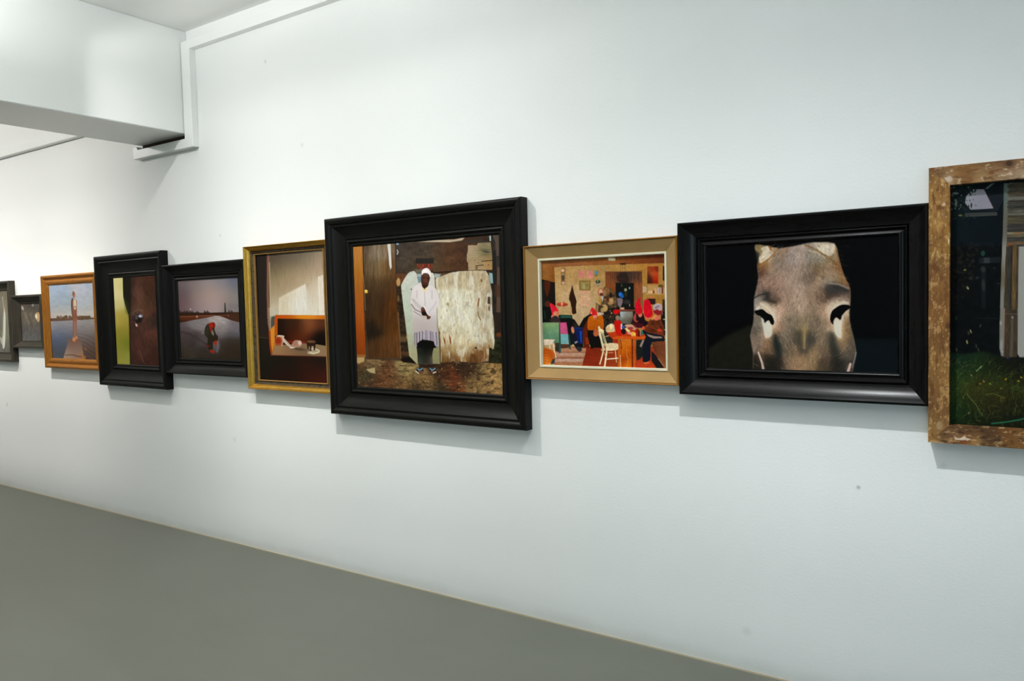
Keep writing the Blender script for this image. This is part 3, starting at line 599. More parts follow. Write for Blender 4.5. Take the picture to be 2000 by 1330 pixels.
    P.poly([(1400, 850), (1480, 760), (1640, 800), (1790, 850), (1800, 920), (1650, 960), (1520, 960), (1430, 1010)], (52, 48, 46), 6.0, 0.75, 3); P.line([(1560, 830), (1700, 870), (1790, 910)], 50, (38, 38, 40), 3.5, 0.6); P.line([(1410, 1030), (1520, 985), (1640, 990)], 40, (74, 50, 36), 3.0, 0.6); P.line([(1460, 770), (1640, 790), (1800, 860)], 26, (176, 158, 138), 2.0, 0.55)
    P.line([(120, 1040), (220, 980), (300, 960)], 22, (28, 26, 24), 1.2, 0.8)
    e = oy
    P.poly([(230, e+30), (330, e+20), (430, e+100), (520, e+200), (540, e+330), (500, e+450), (460, e+450), (480, e+330), (440, e+230), (340, e+150), (250, e+110)], (198, 174, 150), 3.6, 0.7, 3); P.line([(250, e+40), (360, e+110), (470, e+220), (500, e+330)], 34, (214, 202, 184), 1.8, 0.6)
    P.poly([(160, e+120), (220, e+80), (230, e+130), (180, e+160)], (200, 190, 178), 1.0, 0.9, 2)
    P.poly([(130, e+180), (200, e+150), (280, e+140), (360, e+205), (440, e+245), (485, e+345), (470, e+410), (430, e+400), (400, e+340), (370, e+340), (320, e+385), (290, e+320), (240, e+260), (180, e+240)], (4, 4, 4), 0.9, 1, 3)
    P.poly([(255, e+300), (300, e+320), (310, e+380), (370, e+345), (420, e+400), (450, e+440), (440, e+600), (330, e+640), (285, e+450)], (206, 198, 182), 2.2, 0.85, 3)
    P.poly([(1420, e+130), (1520, e+40), (1640, e+10), (1720, e-20), (1790, e+20), (1780, e+60), (1640, e+80), (1520, e+170), (1470, e+300), (1430, e+260)], (198, 176, 152), 3.6, 0.7, 3); P.line([(1790, e+20), (1700, e+10), (1560, e+90), (1480, e+200)], 30, (210, 198, 180), 1.8, 0.55)
    P.poly([(1500, e+190), (1560, e+120), (1680, e+55), (1810, e+60), (1830, e+110), (1760, e+160), (1700, e+230), (1680, e+300), (1640, e+310), (1590, e+275), (1540, e+330), (1530, e+400), (1480, e+320)], (4, 4, 4), 0.9, 1, 3)
    P.poly([(1550, e+330), (1590, e+280), (1660, e+330), (1690, e+240), (1710, e+260), (1680, e+400), (1680, e+620), (1590, e+600), (1545, e+440)], (208, 200, 184), 2.2, 0.85, 3)
    P.line([(1020, e+420), (1030, e+620), (1020, e+810)], 30, (156, 132, 88), 2.4, 0.75, 44); P.poly([(900, e+560), (985, e+540), (985, e+800), (1060, e+880), (930, e+860)], (56, 54, 46), 4.5, 0.6, 3); P.poly([(1060, e+560), (1180, e+600), (1170, e+760), (1060, e+860)], (56, 54, 50), 5, 0.55, 3)
    P.poly([(480, e+600), (540, e+620), (600, e+900), (560, e+1000), (480, e+800)], (24, 30, 28), 4.5, 0.8, 3); P.poly([(1470, e+540), (1560, e+600), (1620, e+900), (1600, e+1100), (1500, e+900)], (40, 42, 36), 6, 0.75, 3)
    P.line([(200, e+900), (270, e+1090), (290, e+1190)], 30, (214, 186, 168), 1.0, 0.85, 50); P.line([(1830, e+1080), (1790, e+1210)], 40, (216, 178, 160), 1.0, 0.85, 50)
    P.line([(1930, e+880), (1900, e+1000), (1860, e+1140)], 16, (180, 180, 176), 1.0, 0.5)
    P.poly([(330, e+950), (600, e+1000), (600, e+1240), (330, e+1240)], (24, 22, 18), 6, 0.6, 2); P.poly([(1480, e+1000), (1740, e+1000), (1720, e+1240), (1480, e+1240)], (32, 30, 26), 6, 0.5, 2)

def paint_H(P):
    # upper-left detail
    P.at(1050, 490, 11.085)
    P.fill((168, 136, 88))
    P.field([(400, 450, (166, 126, 72)), (700, 500, (168, 130, 78)), (1000, 400, (166, 126, 74)), (1300, 500, (160, 122, 68)), (450, 900, (176, 138, 88)), (600, 1000, (182, 148, 104)), (900, 1100, (184, 152, 112)), (500, 1260, (168, 136, 88)), (850, 1250, (186, 154, 116)), (1250, 900, (172, 138, 92)), (600, 1600, (170, 138, 92)), (900, 1500, (176, 144, 104)), (1100, 1400, (180, 148, 108)),
             (1500, 420, (164, 118, 58)), (1900, 430, (168, 122, 62)), (2300, 440, (160, 108, 44)), (2350, 900, (164, 122, 60)), (2500, 700, (160, 112, 50)), (2600, 1150, (158, 108, 40))], 170)
    P.tex(None, 0.06, 12, 200, 3)
    P.poly([(60, 200), (1500, 90), (2900, 30), (2900, 250), (2300, 270), (1450, 300), (900, 325), (360, 360), (240, 250), (80, 240)], (134, 78, 40), 0.8)
    P.field([(400, 270, (132, 80, 48)), (900, 250, (140, 84, 46)), (1500, 220, (142, 84, 40)), (2200, 180, (122, 60, 26)), (2700, 180, (96, 44, 22))], 250, P.poly_mask([(60, 200), (1500, 90), (2900, 30), (2900, 250), (2300, 270), (1450, 300), (900, 325), (360, 360), (240, 250), (80, 240)], 0.8))
    P.line([(360, 350), (900, 322), (1450, 298), (2300, 268), (2850, 250)], 10, (110, 70, 36), 0.8, 0.6)
    # left dark side wall
    P.poly([(60, 210), (230, 240), (355, 350), (375, 700), (390, 1330), (60, 1330)], (132, 84, 34), 0.7)
    P.field([(150, 300, (150, 96, 48)), (300, 400, (120, 66, 28)), (140, 550, (130, 90, 40)), (320, 600, (124, 68, 24))], 120, P.poly_mask([(60, 210), (230, 240), (355, 350), (375, 700), (60, 700)], 0.7))
    P.poly([(60, 620), (200, 650), (300, 680), (375, 690), (395, 1400), (60, 1400)], (24, 18, 16), 0.8); P.poly([(150, 660), (270, 690), (250, 900), (200, 1000), (160, 850)], (92, 32, 12), 2.0, 0.7, 3); P.ell(220, 1160, 60, 70, (84, 36, 20), 0, 1.4, 0.8); P.line([(120, 700), (135, 1330)], 34, (28, 44, 32), 1, 0.7)
    # things pinned on the wall
    P.rect(505, 370, 600, 740, (132, 92, 52), 0.7); P.ell(545, 430, 34, 34, (204, 160, 132)); P.ell(550, 590, 30, 70, (72, 58, 52), 0, 0.9); P.ell(560, 700, 34, 30, (176, 144, 132)); P.ell(548, 520, 30, 16, (150, 128, 96))
    P.rect(530, 880, 640, 1060, (186, 152, 118), 2, 0.5)
    P.rect(885, 430, 1015, 600, (190, 116, 104), 1.0, 0.85); P.rect(1065, 430, 1200, 600, (192, 122, 110), 1.0, 0.85); P.ell(950, 500, 40, 60, (198, 104, 104), -30, 1.2, 0.6); P.ell(1140, 520, 46, 60, (194, 106, 106), 0, 1.2, 0.6)
    P.rect(1235, 435, 1305, 520, (76, 132, 150), 0.8); P.rect(1235, 515, 1300, 548, (120, 100, 50), 0.8)
    P.rect(905, 650, 1140, 858, (110, 76, 30), 0.6); P.rect(925, 668, 1122, 842, (138, 120, 66), 0.6); P.ell(1000, 760, 30, 60, (164, 146, 100), 0, 1.2, 0.8); P.ell(1070, 740, 40, 30, (120, 102, 54), 0, 1.2, 0.8)
    P.ell(1305, 670, 50, 40, (44, 54, 50), 0, 0.8); P.ell(1300, 655, 18, 26, (110, 130, 60), 0, 0.8); P.rect(1250, 700, 1370, 740, (150, 134, 120), 0.9, 0.8)
    P.rect(920, 870, 1140, 1215, (196, 152, 116), 0.8, 0.95); P.ell(1040, 890, 70, 20, (200, 122, 104), 0, 1.0, 0.7); P.line([(930, 900), (930, 1200), (1130, 1215), (1135, 900)], 10, (190, 112, 90), 0.8, 0.6)
    for y in (960, 1020, 1080, 1130): P.line([(960, y), (1090, y)], 8, (168, 116, 86), 0.8, 0.5)
    P.ell(535, 1165, 120, 44, (150, 40, 20)); P.ell(535, 1150, 90, 14, (196, 96, 60), 0, 0.9, 0.7); P.rect(510, 1120, 545, 1200, (216, 160, 130), 0.8, 0.8)
    # dark hanging cloth
    Q = P.p([(748, 750), (770, 820), (790, 920), (830, 1040), (845, 1100), (830, 1220), (840, 1330)]); P.at(1050, 600, 11.085); Q += P.p([(850, 130), (780, 165), (745, 130), (735, 20)]); P.at(1050, 490, 11.085); Q += P.p([(735, 1250), (715, 1120), (682, 1060), (690, 960), (720, 860)])
    P.ox = P.oy = 0; P.s = 1; P.poly(Q, (44, 22, 12), 0.7)
    # curtain and dark window
    P.at(1175, 490, 11.085)
    P.rect(132, 125, 295, 150, (150, 120, 90), 0.8); P.rect(135, 150, 290, 212, (214, 190, 146), 0.9); P.ell(210, 190, 60, 18, (236, 220, 180), 0, 1, 0.7)
    P.rect(0, 310, 80, 800, (160, 124, 76), 1.0, 0.7)
    P.poly([(80, 455), (860, 440), (870, 700), (900, 1250), (700, 1330), (80, 900)], (96, 56, 34), 0.8)
    P.field([(130, 520, (110, 54, 28)), (180, 620, (130, 76, 42)), (270, 550, (80, 44, 28)), (430, 520, (56, 40, 34)), (620, 520, (60, 44, 36)), (780, 520, (84, 50, 34)), (140, 800, (120, 58, 24)), (730, 800, (132, 70, 38)), (800, 900, (120, 66, 36)), (860, 900, (146, 88, 46)), (720, 1100, (110, 60, 34)), (850, 1150, (140, 88, 46))], 90, P.poly_mask([(80, 455), (860, 440), (870, 700), (900, 1250), (700, 1330), (80, 900)], 0.8))
    P.tex(P.poly_mask([(80, 455), (860, 440), (870, 700), (900, 1250), (700, 1330), (80, 900)]), 0.3, 14, 300, 5)
    P.line([(60, 440), (450, 450), (870, 425), (950, 400)], 8, (96, 66, 34), 0.6, 0.7)
    P.poly([(300, 690), (690, 690), (700, 1260), (300, 1280)], (16, 18, 16), 0.9)
    P.ell(460, 600, 90, 30, (80, 46, 34), 0, 1.2, 0.9); P.line([(390, 605), (530, 605)], 12, (150, 90, 56), 0.8, 0.8); P.poly([(320, 560), (400, 480), (530, 480), (590, 640), (560, 690), (380, 680)], (30, 22, 20), 2.0, 0.7, 3)
    for x0, x1 in ((405, 390), (440, 435), (482, 495), (510, 530)): P.line([(x0, 300), (x1, 520)], 5, (40, 28, 22), 0.5, 0.8)
    P.rect(400, 262, 515, 300, (36, 22, 16), 0.9); P.line([(380, 275), (630, 262)], 10, (60, 34, 22), 1, 0.8); P.ell(1105, 190, 24, 10, (80, 34, 20), 0, 1, 0.7)
    P.ell(515, 840, 30, 34, (140, 140, 100)); P.ell(600, 800, 16, 26, (120, 140, 140)); P.ell(430, 745, 14, 30, (90, 90, 60), 0, 1, 0.7); P.ell(520, 930, 30, 60, (44, 48, 24), 0, 1.2, 0.8)
    P.poly([(370, 900), (430, 890), (480, 980), (440, 1020), (370, 970)], (26, 84, 156), 0.8, 1, 2); P.ell(395, 940, 26, 20, (60, 124, 190), 0, 1, 0.8)
    P.poly([(310, 1030), (440, 1030), (450, 1120), (400, 1220), (350, 1170)], (140, 116, 122), 1.2, 0.85, 3); P.ell(540, 1100, 80, 50, (50, 44, 42), 0, 1.5, 0.8); P.ell(285, 1100, 16, 36, (170, 190, 180)); P.ell(605, 1170, 12, 34, (140, 110, 80))
    # pictures and shelf on the right
    m = P.rect(980, 330, 1215, 700, (160, 48, 16), 0.7); P.field([(1020, 380, (120, 60, 30)), (1100, 400, (150, 44, 16)), (1180, 380, (110, 34, 16)), (1110, 480, (190, 84, 40)), (1150, 560, (176, 42, 12)), (1020, 560, (70, 34, 20)), (1030, 640, (50, 26, 16)), (1150, 660, (150, 30, 12))], 50, m)
    P.poly([(1310, 320), (1350, 320), (1355, 640), (1310, 630)], (50, 26, 18), 0.8); P.rect(1350, 320, 1380, 640, (140, 106, 60), 0.8)
    P.rect(885, 760, 965, 890, (186, 154, 126), 0.8); P.rect(985, 740, 1240, 900, (186, 146, 92), 1.6, 0.6)
    P.line([(970, 925), (1390, 915)], 14, (196, 156, 106), 0.7)
    for x, c in ((1020, (206, 164, 120)), (1070, (214, 172, 130)), (1120, (130, 60, 30)), (1160, (200, 150, 110)), (1215, (170, 150, 150)), (1270, (170, 140, 130)), (1310, (90, 40, 26)), (1345, (180, 140, 96))): P.rect(x-20, 850 if x < 1150 else 790, x+20, 915, c, 0.8, 0.9)
    P.poly([(1200, 760), (1260, 710), (1330, 740), (1320, 780), (1240, 775)], (76, 50, 32), 1.2, 0.8)
    P.rect(1190, 960, 1300, 1140, (156, 108, 40), 1.5, 0.8); P.rect(1310, 1040, 1390, 1330, (50, 34, 24), 0.9); P.rect(985, 1020, 1160, 1150, (40, 26, 22), 0.9); P.rect(985, 1000, 1150, 1024, (190, 96, 60), 0.8, 0.8)
    # baskets, tree, ornaments in the middle
    P.poly([(0, 1000), (60, 780), (300, 900), (330, 1330), (0, 1330)], (78, 58, 38), 2.0, 0.9, 2)
    P.tex(P.poly_mask([(0, 1000), (60, 780), (300, 900), (330, 1330), (0, 1330)], 2.0), 0.9, 30, 40, 9)
    for x, y, rx, ry, c in ((110, 860, 60, 70, (130, 90, 50)), (210, 1070, 44, 70, (180, 140, 90)), (70, 1230, 60, 70, (186, 150, 96)), (190, 1130, 60, 30, (160, 120, 70)), (130, 1050, 30, 60, (90, 36, 20)), (220, 900, 30, 50, (110, 66, 36)), (200, 960, 30, 60, (24, 18, 14)), (60, 920, 40, 60, (150, 110, 66))): P.ell(x, y, rx, ry, c, 0, 1.0, 0.9)
    P.at(1050, 490, 11.085)
    P.ell(1365, 890, 68, 90, (170, 96, 60), 0, 0.9); P.ell(1365, 890, 40, 56, (190, 160, 136), 0, 0.9, 0.9); P.ell(1380, 940, 36, 30, (80, 40, 30)); P.poly([(1340, 960), (1320, 1080), (1350, 1180), (1380, 1090)], (176, 122, 34), 0.8); P.poly([(1370, 980), (1430, 980), (1400, 1120)], (176, 164, 160), 0.8); P.poly([(1270, 1120), (1350, 1180), (1440, 1200), (1441, 1330), (1250, 1330)], (50, 34, 22), 1.0, 0.9); P.poly([(1280, 1130), (1320, 1180), (1310, 1330), (1260, 1330)], (160, 120, 70), 1.0, 0.8)
    # lower half -----------------------------------------------------------
    P.at(1175, 600, 10.64)
    P.poly([(0, 100), (250, 0), (700, 0), (700, 340), (0, 640)], (24, 18, 14), 1.0, 0.9); P.tex(P.poly_mask([(0, 100), (250, 0), (400, 0), (400, 340), (0, 340)]), 1.2, 26, 26, 13)
    for x, y, r, c in ((20, 60, 40, (170, 134, 80)), (75, 30, 50, (176, 140, 86)), (205, 120, 14, (190, 160, 130)), (190, 190, 16, (120, 80, 50)), (180, 70, 12, (150, 120, 90)), (60, 260, 14, (90, 60, 40))): P.ell(x, y, r, r*1.3, c, 0, 0.9, 0.9)
    P.rect(380, 0, 470, 50, (190, 150, 120), 0.9); P.line([(380, 55), (680, 60)], 26, (130, 60, 44), 0.9)
    m = P.poly([(385, 85), (640, 85), (650, 200), (600, 340), (420, 330), (390, 180)], (128, 116, 104), 0.9); P.field([(430, 120, (170, 180, 178)), (520, 200, (120, 112, 100)), (600, 130, (130, 120, 108)), (500, 300, (96, 88, 74)), (620, 260, (70, 64, 56))], 60, m)
    # floor
    P.at(1050, 600, 11.085)
    P.poly([(380, 880), (1500, 840), (3000, 840), (3000, 1300), (380, 1300)], (126, 40, 16), 1.0)
    P.field([(1100, 950, (112, 30, 14)), (1200, 1150, (134, 40, 18)), (1400, 1000, (120, 36, 16)), (1700, 1200, (146, 56, 24)), (2200, 1250, (150, 50, 24))], 200, P.poly_mask([(980, 860), (3000, 840), (3000, 1300), (960, 1300)]))
    P.poly([(400, 980), (500, 900), (620, 870), (1060, 890), (1040, 1010), (970, 1270), (360, 1270)], (164, 112, 84), 0.8)
    P.poly([(400, 1000), (1040, 1000), (1010, 1060), (400, 1060)], (176, 138, 116), 1.2, 0.9); P.line([(400, 1110), (1005, 1105)], 26, (120, 66, 44), 0.9, 0.85); P.poly([(390, 1125), (1000, 1120), (980, 1190), (380, 1190)], (178, 142, 124), 1.2, 0.9); P.poly([(380, 1200), (975, 1195), (965, 1265), (370, 1265)], (150, 96, 62), 1.2, 0.8); P.line([(450, 985), (1040, 975)], 16, (110, 66, 40), 1, 0.7)
    P.tex(P.poly_mask([(400, 980), (1060, 890), (970, 1270), (360, 1270)]), 0.15, 60, 8, 15)
    # wall lower part, bench with people on the left
    P.poly([(460, 0), (740, 0), (750, 180), (480, 180)], (170, 136, 90), 1.0, 0.9); P.poly([(850, 0), (1180, 0), (1100, 180), (930, 300), (880, 400), (800, 300), (750, 190), (850, 130)], (180, 148, 110), 0.9)
    P.poly([(60, 0), (290, 0), (330, 340), (60, 350)], (14, 16, 14), 1.0); P.line([(150, 100), (170, 260)], 30, (30, 50, 40), 1.2, 0.7)
    P.poly([(440, 170), (750, 175), (760, 260), (480, 300)], (24, 42, 34), 0.9); P.poly([(500, 190), (740, 195), (740, 240), (520, 240)], (34, 74, 62), 0.9)
    P.poly([(470, 250), (700, 240), (800, 270), (880, 390), (900, 420), (1000, 240), (1130, 150), (1180, 150), (1170, 260), (1090, 360), (1000, 480), (990, 880), (900, 880), (780, 800), (690, 860), (640, 420), (480, 340)], (16, 15, 14), 0.8)
    P.poly([(780, 330), (860, 370), (870, 440), (790, 440)], (44, 34, 26), 1.4, 0.8, 2)
    # armchair / orange man
    P.poly([(975, 480), (1060, 300), (1110, 260), (1130, 880), (1000, 880)], (84, 28, 10), 0.9); P.poly([(1040, 660), (1150, 660), (1160, 800), (1050, 800)], (130, 44, 16), 1.0, 0.9)
    m = P.poly([(1120, 210), (1180, 180), (1320, 190), (1400, 180), (1430, 300), (1425, 480), (1330, 500), (1240, 500), (1100, 490), (1085, 380), (1095, 260)], (176, 84, 8), 0.8, 1, 2); P.field([(1150, 280, (180, 90, 12)), (1250, 400, (160, 70, 8)), (1370, 300, (184, 88, 10)), (1140, 440, (172, 78, 10))], 80, m)
    P.poly([(1085, 500), (1230, 500), (1340, 640), (1420, 800), (1400, 880), (1230, 880), (1170, 910), (1130, 800), (1090, 640)], (14, 12, 10), 0.8)
    P.poly([(1230, 480), (1290, 490), (1330, 540), (1300, 620), (1240, 630), (1210, 580)], (170, 84, 50), 0.9, 1, 3); P.ell(1245, 205, 40, 60, (206, 120, 96), -15, 0.8); P.ell(1262, 240, 16, 8, (110, 50, 40), 0, 0.7)
    P.poly([(1140, 90), (1170, 15), (1200, 15), (1260, 70), (1290, 130), (1290, 175), (1220, 175), (1180, 200), (1170, 120), (1120, 160)], (196, 28, 30), 0.7, 1, 2)
    P.poly([(1150, 110), (1170, 90), (1175, 150)], (220, 160, 130), 0.8)
    P.rect(1300, 120, 1430, 165, (196, 170, 150), 1.0, 0.9)
    # figure at the left with a red cap
    P.poly([(265, -60), (310, -70), (400, 0), (450, 70), (450, 120), (400, 140), (330, 180), (300, 100)], (206, 26, 44), 0.7, 1, 2)
    P.ell(400, 150, 60, 50, (206, 124, 90), 30, 0.9); P.ell(330, 220, 34, 50, (190, 110, 80), 0, 0.9); P.ell(440, 150, 26, 60, (190, 110, 76), 0, 0.9); P.poly([(270, 280), (370, 190), (440, 220), (500, 300), (460, 340), (290, 330)], (46, 34, 36), 1.0, 1, 2)
    # green, pink, turquoise chest parts
    m = P.poly([(130, 345), (480, 350), (490, 560), (500, 780), (160, 780), (135, 700)], (110, 142, 100), 0.8); P.field([(200, 420, (112, 140, 92)), (350, 380, (124, 150, 100)), (300, 550, (92, 132, 104)), (200, 650, (76, 112, 84)), (430, 700, (84, 118, 90)), (430, 450, (120, 148, 106))], 100, m)
    P.poly([(465, 340), (500, 360), (510, 980), (455, 980), (470, 700)], (40, 70, 56), 0.8); P.poly([(380, 780), (500, 780), (470, 980), (400, 960)], (34, 34, 30), 1.2, 0.9); P.line([(490, 780), (488, 985)], 40, (34, 72, 64), 0.8)
    P.poly([(480, 340), (630, 335), (665, 590), (500, 590)], (184, 70, 112), 0.7); P.ell(560, 440, 60, 90, (200, 84, 126), 0, 2.5, 0.6)
    P.poly([(500, 590), (665, 595), (670, 800), (510, 800)], (104, 156, 158), 0.7); P.poly([(665, 590), (700, 600), (725, 920), (690, 910)], (34, 72, 62), 0.8); P.line([(665, 780), (672, 810)], 10, (180, 210, 200), 0.6)
    P.poly([(500, 805), (700, 810), (690, 880), (600, 900), (510, 900)], (60, 36, 26), 1.0, 0.9)
    # blue crate, leg, boot
    P.poly([(800, 445), (975, 450), (975, 800), (880, 800), (820, 700)], (14, 26, 74), 0.8); P.poly([(910, 520), (965, 520), (965, 790), (935, 760)], (20, 66, 156), 1.2, 0.9); P.line([(800, 450), (970, 455)], 10, (30, 60, 140), 0.7)
    P.poly([(700, 600), (820, 560), (880, 760), (960, 900), (950, 950), (900, 960), (840, 900), (780, 800), (720, 760)], (18, 20, 26), 0.9, 1, 2); P.ell(765, 500, 34, 76, (196, 118, 82), -8, 0.8); P.poly([(800, 760), (860, 735), (880, 760), (820, 800)], (150, 140, 150), 0.9, 0.9); P.poly([(850, 860), (950, 880), (950, 960), (880, 955)], (44, 48, 48), 1.2, 0.8, 2)
    # white stool and orange cushion at the left edge
    P.poly([(140, 710), (385, 705), (310, 825), (140, 835)], (212, 190, 166), 0.7); P.line([(262, 830), (272, 930)], 30, (206, 180, 140), 0.7); P.line([(340, 790), (400, 1100)], 26, (212, 188, 156), 0.7)
    m = P.poly([(140, 920), (220, 905), (330, 950), (380, 1040), (350, 1130), (280, 1220), (140, 1250)], (190, 90, 20), 0.8, 1, 3)
    for k in range(5): P.line([(140, 960+k*55), (220, 950+k*58), (320, 1010+k*50), (300+10, 1040+k*40)], 10, (110, 44, 14), 0.7, 0.7)
    P.field([(180, 1180, (206, 122, 40)), (180, 950, (176, 70, 16)), (320, 1050, (170, 72, 16))], 70, m, 0.5); P.poly([(290, 1230), (330, 1140), (385, 1120), (370, 1230), (310, 1250)], (40, 42, 44), 1, 0.9)
    # table, bottles, white chair, right-hand people
    P.at(1175, 600, 10.64)
    P.poly([(100, 520), (170, 460), (330, 420), (700, 440), (960, 570), (970, 640), (900, 660), (160, 660), (150, 560)], (172, 50, 16), 0.8); P.poly([(330, 600), (970, 590), (970, 650), (170, 665), (200, 640)], (196, 78, 18), 0.8, 0.9)
    P.poly([(0, 640), (160, 600), (240, 660), (240, 740), (0, 760)], (20, 24, 20), 1.0, 0.9)
    P.poly([(340, 670), (400, 670), (415, 1250), (350, 1250)], (178, 84, 18), 0.8); m = P.poly([(420, 670), (630, 670), (635, 1250), (420, 1250)], (184, 84, 10), 0.7)
    P.field([(480, 740, (194, 100, 22)), (560, 900, (176, 76, 8)), (480, 1050, (150, 54, 8)), (580, 1150, (190, 92, 14)), (450, 900, (200, 100, 14))], 70, m); P.line([(520, 860), (535, 1020), (560, 1070), (530, 1240)], 12, (216, 150, 70), 0.8, 0.7); P.line([(400, 670), (425, 850)], 14, (90, 20, 8), 0.8, 0.9); P.line([(640, 660), (645, 1250)], 26, (90, 24, 8), 0.8); P.poly([(660, 660), (715, 660), (710, 1250), (660, 1250)], (176, 74, 22), 0.7)
    P.line([(395, 1000), (405, 1240)], 14, (226, 190, 150), 0.7, 0.8); P.rect(235, 660, 345, 750, (146, 30, 14), 1.0, 0.9); P.rect(720, 920, 820, 945, (130, 66, 24), 1.0, 0.8)
    P.poly([(720, 670), (900, 660), (870, 1000), (740, 1130), (720, 940)], (24, 28, 24), 1.0); P.poly([(740, 1100), (870, 1060), (1000, 1100), (1110, 1180), (1110, 1250), (720, 1250)], (168, 52, 20), 1.0)
    # goods on the table
    P.poly([(90, 440), (130, 370), (230, 340), (290, 400), (300, 490), (180, 520), (100, 510)], (200, 170, 126), 1.0, 1, 2); P.ell(200, 400, 34, 54, (226, 206, 160)); P.ell(140, 450, 40, 40, (206, 160, 100), 0, 1, 0.8); P.line([(90, 430), (200, 340)], 10, (220, 210, 190), 0.8, 0.8)
    P.poly([(265, 300), (300, 270), (390, 280), (415, 330), (410, 590), (330, 560), (280, 470)], (186, 18, 10), 0.8, 1, 2); P.ell(330, 220, 40, 54, (150, 110, 84), 0, 0.8); P.poly([(340, 180), (400, 190), (420, 260), (380, 280)], (120, 130, 124), 1, 0.9)
    P.poly([(235, 100), (260, 50), (370, 50), (390, 90), (330, 130), (290, 150), (260, 130)], (190, 14, 14), 0.8, 1, 2)
    P.poly([(400, 340), (430, 340), (425, 460), (400, 450)], (214, 220, 224), 0.7); P.ell(450, 410, 30, 40, (50, 80, 150), 0, 0.9); P.poly([(490, 360), (620, 350), (730, 420), (690, 470), (580, 440), (500, 400)], (190, 140, 110), 0.9, 1, 2); P.ell(600, 430, 60, 26, (150, 40, 50), 0, 1, 0.9); P.poly([(470, 450), (520, 420), (600, 490), (560, 520)], (222, 206, 130), 0.9); P.ell(460, 500, 50, 60, (24, 16, 22), 0, 1, 0.95)
    P.ell(580, 530, 40, 30, (214, 130, 130), 0, 0.9); P.ell(650, 550, 46, 46, (214, 160, 60), 0, 0.9); P.ell(700, 560, 20, 40, (232, 190, 90), 0, 0.9, 0.9); P.rect(710, 440, 765, 600, (150, 20, 12), 0.9); P.rect(765, 470, 795, 600, (40, 18, 14), 0.8); P.line([(800, 470), (805, 580)], 14, (160, 140, 150), 0.8); P.poly([(820, 470), (865, 470), (865, 540), (840, 580), (820, 560)], (30, 110, 76), 0.8); P.line([(775, 370), (795, 430)], 12, (150, 150, 170), 0.8, 0.8)
    # people on the right
    P.poly([(640, 250), (700, 120), (860, 120), (900, 260), (980, 300), (900, 400), (760, 420), (680, 360)], (26, 14, 18), 1.0, 1, 2); P.poly([(650, 330), (860, 330), (820, 410), (700, 420)], (80, 14, 22), 1.2, 0.7, 2)
    P.poly([(660, 190), (690, 130), (720, 150), (715, 260), (760, 280), (720, 310), (660, 260)], (160, 60, 50), 0.9, 1, 2); P.ell(800, 150, 40, 50, (214, 110, 84), 0, 0.9)
    Q = [(700, -80), (760, -180), (800, -205), (815, -200), (790, -130), (830, 0), (850, 60), (830, 120), (740, 140), (700, 80), (695, 0)]
    P.poly(Q, (192, 14, 32), 0.7, 1, 2)
    P.poly([(870, 60), (870, -60), (880, -150), (930, -170), (990, -150), (1020, -60), (1050, 60), (1050, 180), (960, 230), (900, 200)], (200, 12, 30), 0.7, 1, 2); P.poly([(880, 170), (960, 215), (1030, 190), (990, 240), (920, 240)], (214, 110, 80), 0.8, 0.9, 2)
    P.poly([(960, 300), (1020, 250), (1130, 230), (1230, 250), (1290, 380), (1310, 600), (1180, 560), (1000, 560), (860, 470), (870, 400), (950, 380)], (96, 40, 20), 0.9, 1, 2); P.tex(P.poly_mask([(960, 300), (1230, 250), (1310, 600), (1000, 560), (860, 470)]), 0.4, 60, 60, 17)
    P.ell(1150, 215, 70, 46, (206, 100, 80), -20, 0.9); P.poly([(1030, 220), (1110, 130), (1150, 100), (1160, 150), (1050, 270)], (190, 128, 66), 0.9, 1); P.poly([(1080, 50), (1230, 40), (1240, 120), (1170, 160), (1090, 110)], (130, 26, 34), 0.9, 1, 2)
    P.poly([(1060, 0), (1080, -60), (1160, -90), (1240, -60), (1250, 30), (1200, 60), (1130, 20), (1100, 60)], (176, 152, 158), 1.0, 1, 2); P.ell(1150, -20, 60, 20, (110, 80, 90), -30, 1.2, 0.6)
    P.ell(870, 420, 30, 34, (206, 70, 50), 0, 0.9); P.ell(1205, 470, 44, 34, (196, 50, 30), 0, 0.9); P.line([(1080, 420), (1170, 480)], 14, (150, 80, 50), 1, 0.7); P.ell(1060, 330, 26, 50, (60, 30, 20), 0, 1.4, 0.8)
    P.poly([(1230, 100), (1340, 60), (1345, 560), (1300, 560), (1290, 380), (1230, 250)], (18, 14, 12), 1.0, 0.95); P.ell(1295, 240, 22, 14, (196, 150, 140)); P.ell(1320, 455, 20, 14, (170, 150, 120)); P.ell(1250, 120, 20, 30, (150, 80, 70), 0, 1, 0.7)
    P.poly([(870, 460), (960, 520), (1240, 570), (1300, 620), (1300, 700), (1050, 720), (1020, 900), (1010, 1090), (870, 1140), (860, 1000), (880, 700), (920, 600), (860, 520)], (16, 20, 30), 0.9, 1, 2); P.poly([(930, 545), (1100, 590), (1250, 600), (1260, 630), (1080, 640), (980, 600)], (150, 124, 110), 0.9); P.poly([(850, 670), (890, 670), (830, 830), (790, 800)], (150, 124, 110), 0.9)
    P.poly([(870, 1140), (960, 1130), (1010, 1150), (900, 1170)], (196, 110, 70), 0.9, 0.8)
    m = P.poly([(1040, 740), (1150, 700), (1345, 700), (1360, 1260), (1280, 1200), (1180, 1050), (1100, 900)], (104, 52, 30), 0.9); P.field([(1150, 760, (110, 56, 32)), (1280, 800, (120, 62, 36)), (1300, 950, (130, 74, 40)), (1200, 900, (84, 40, 26)), (1280, 1080, (120, 66, 36)), (1060, 800, (80, 44, 26))], 90, m)
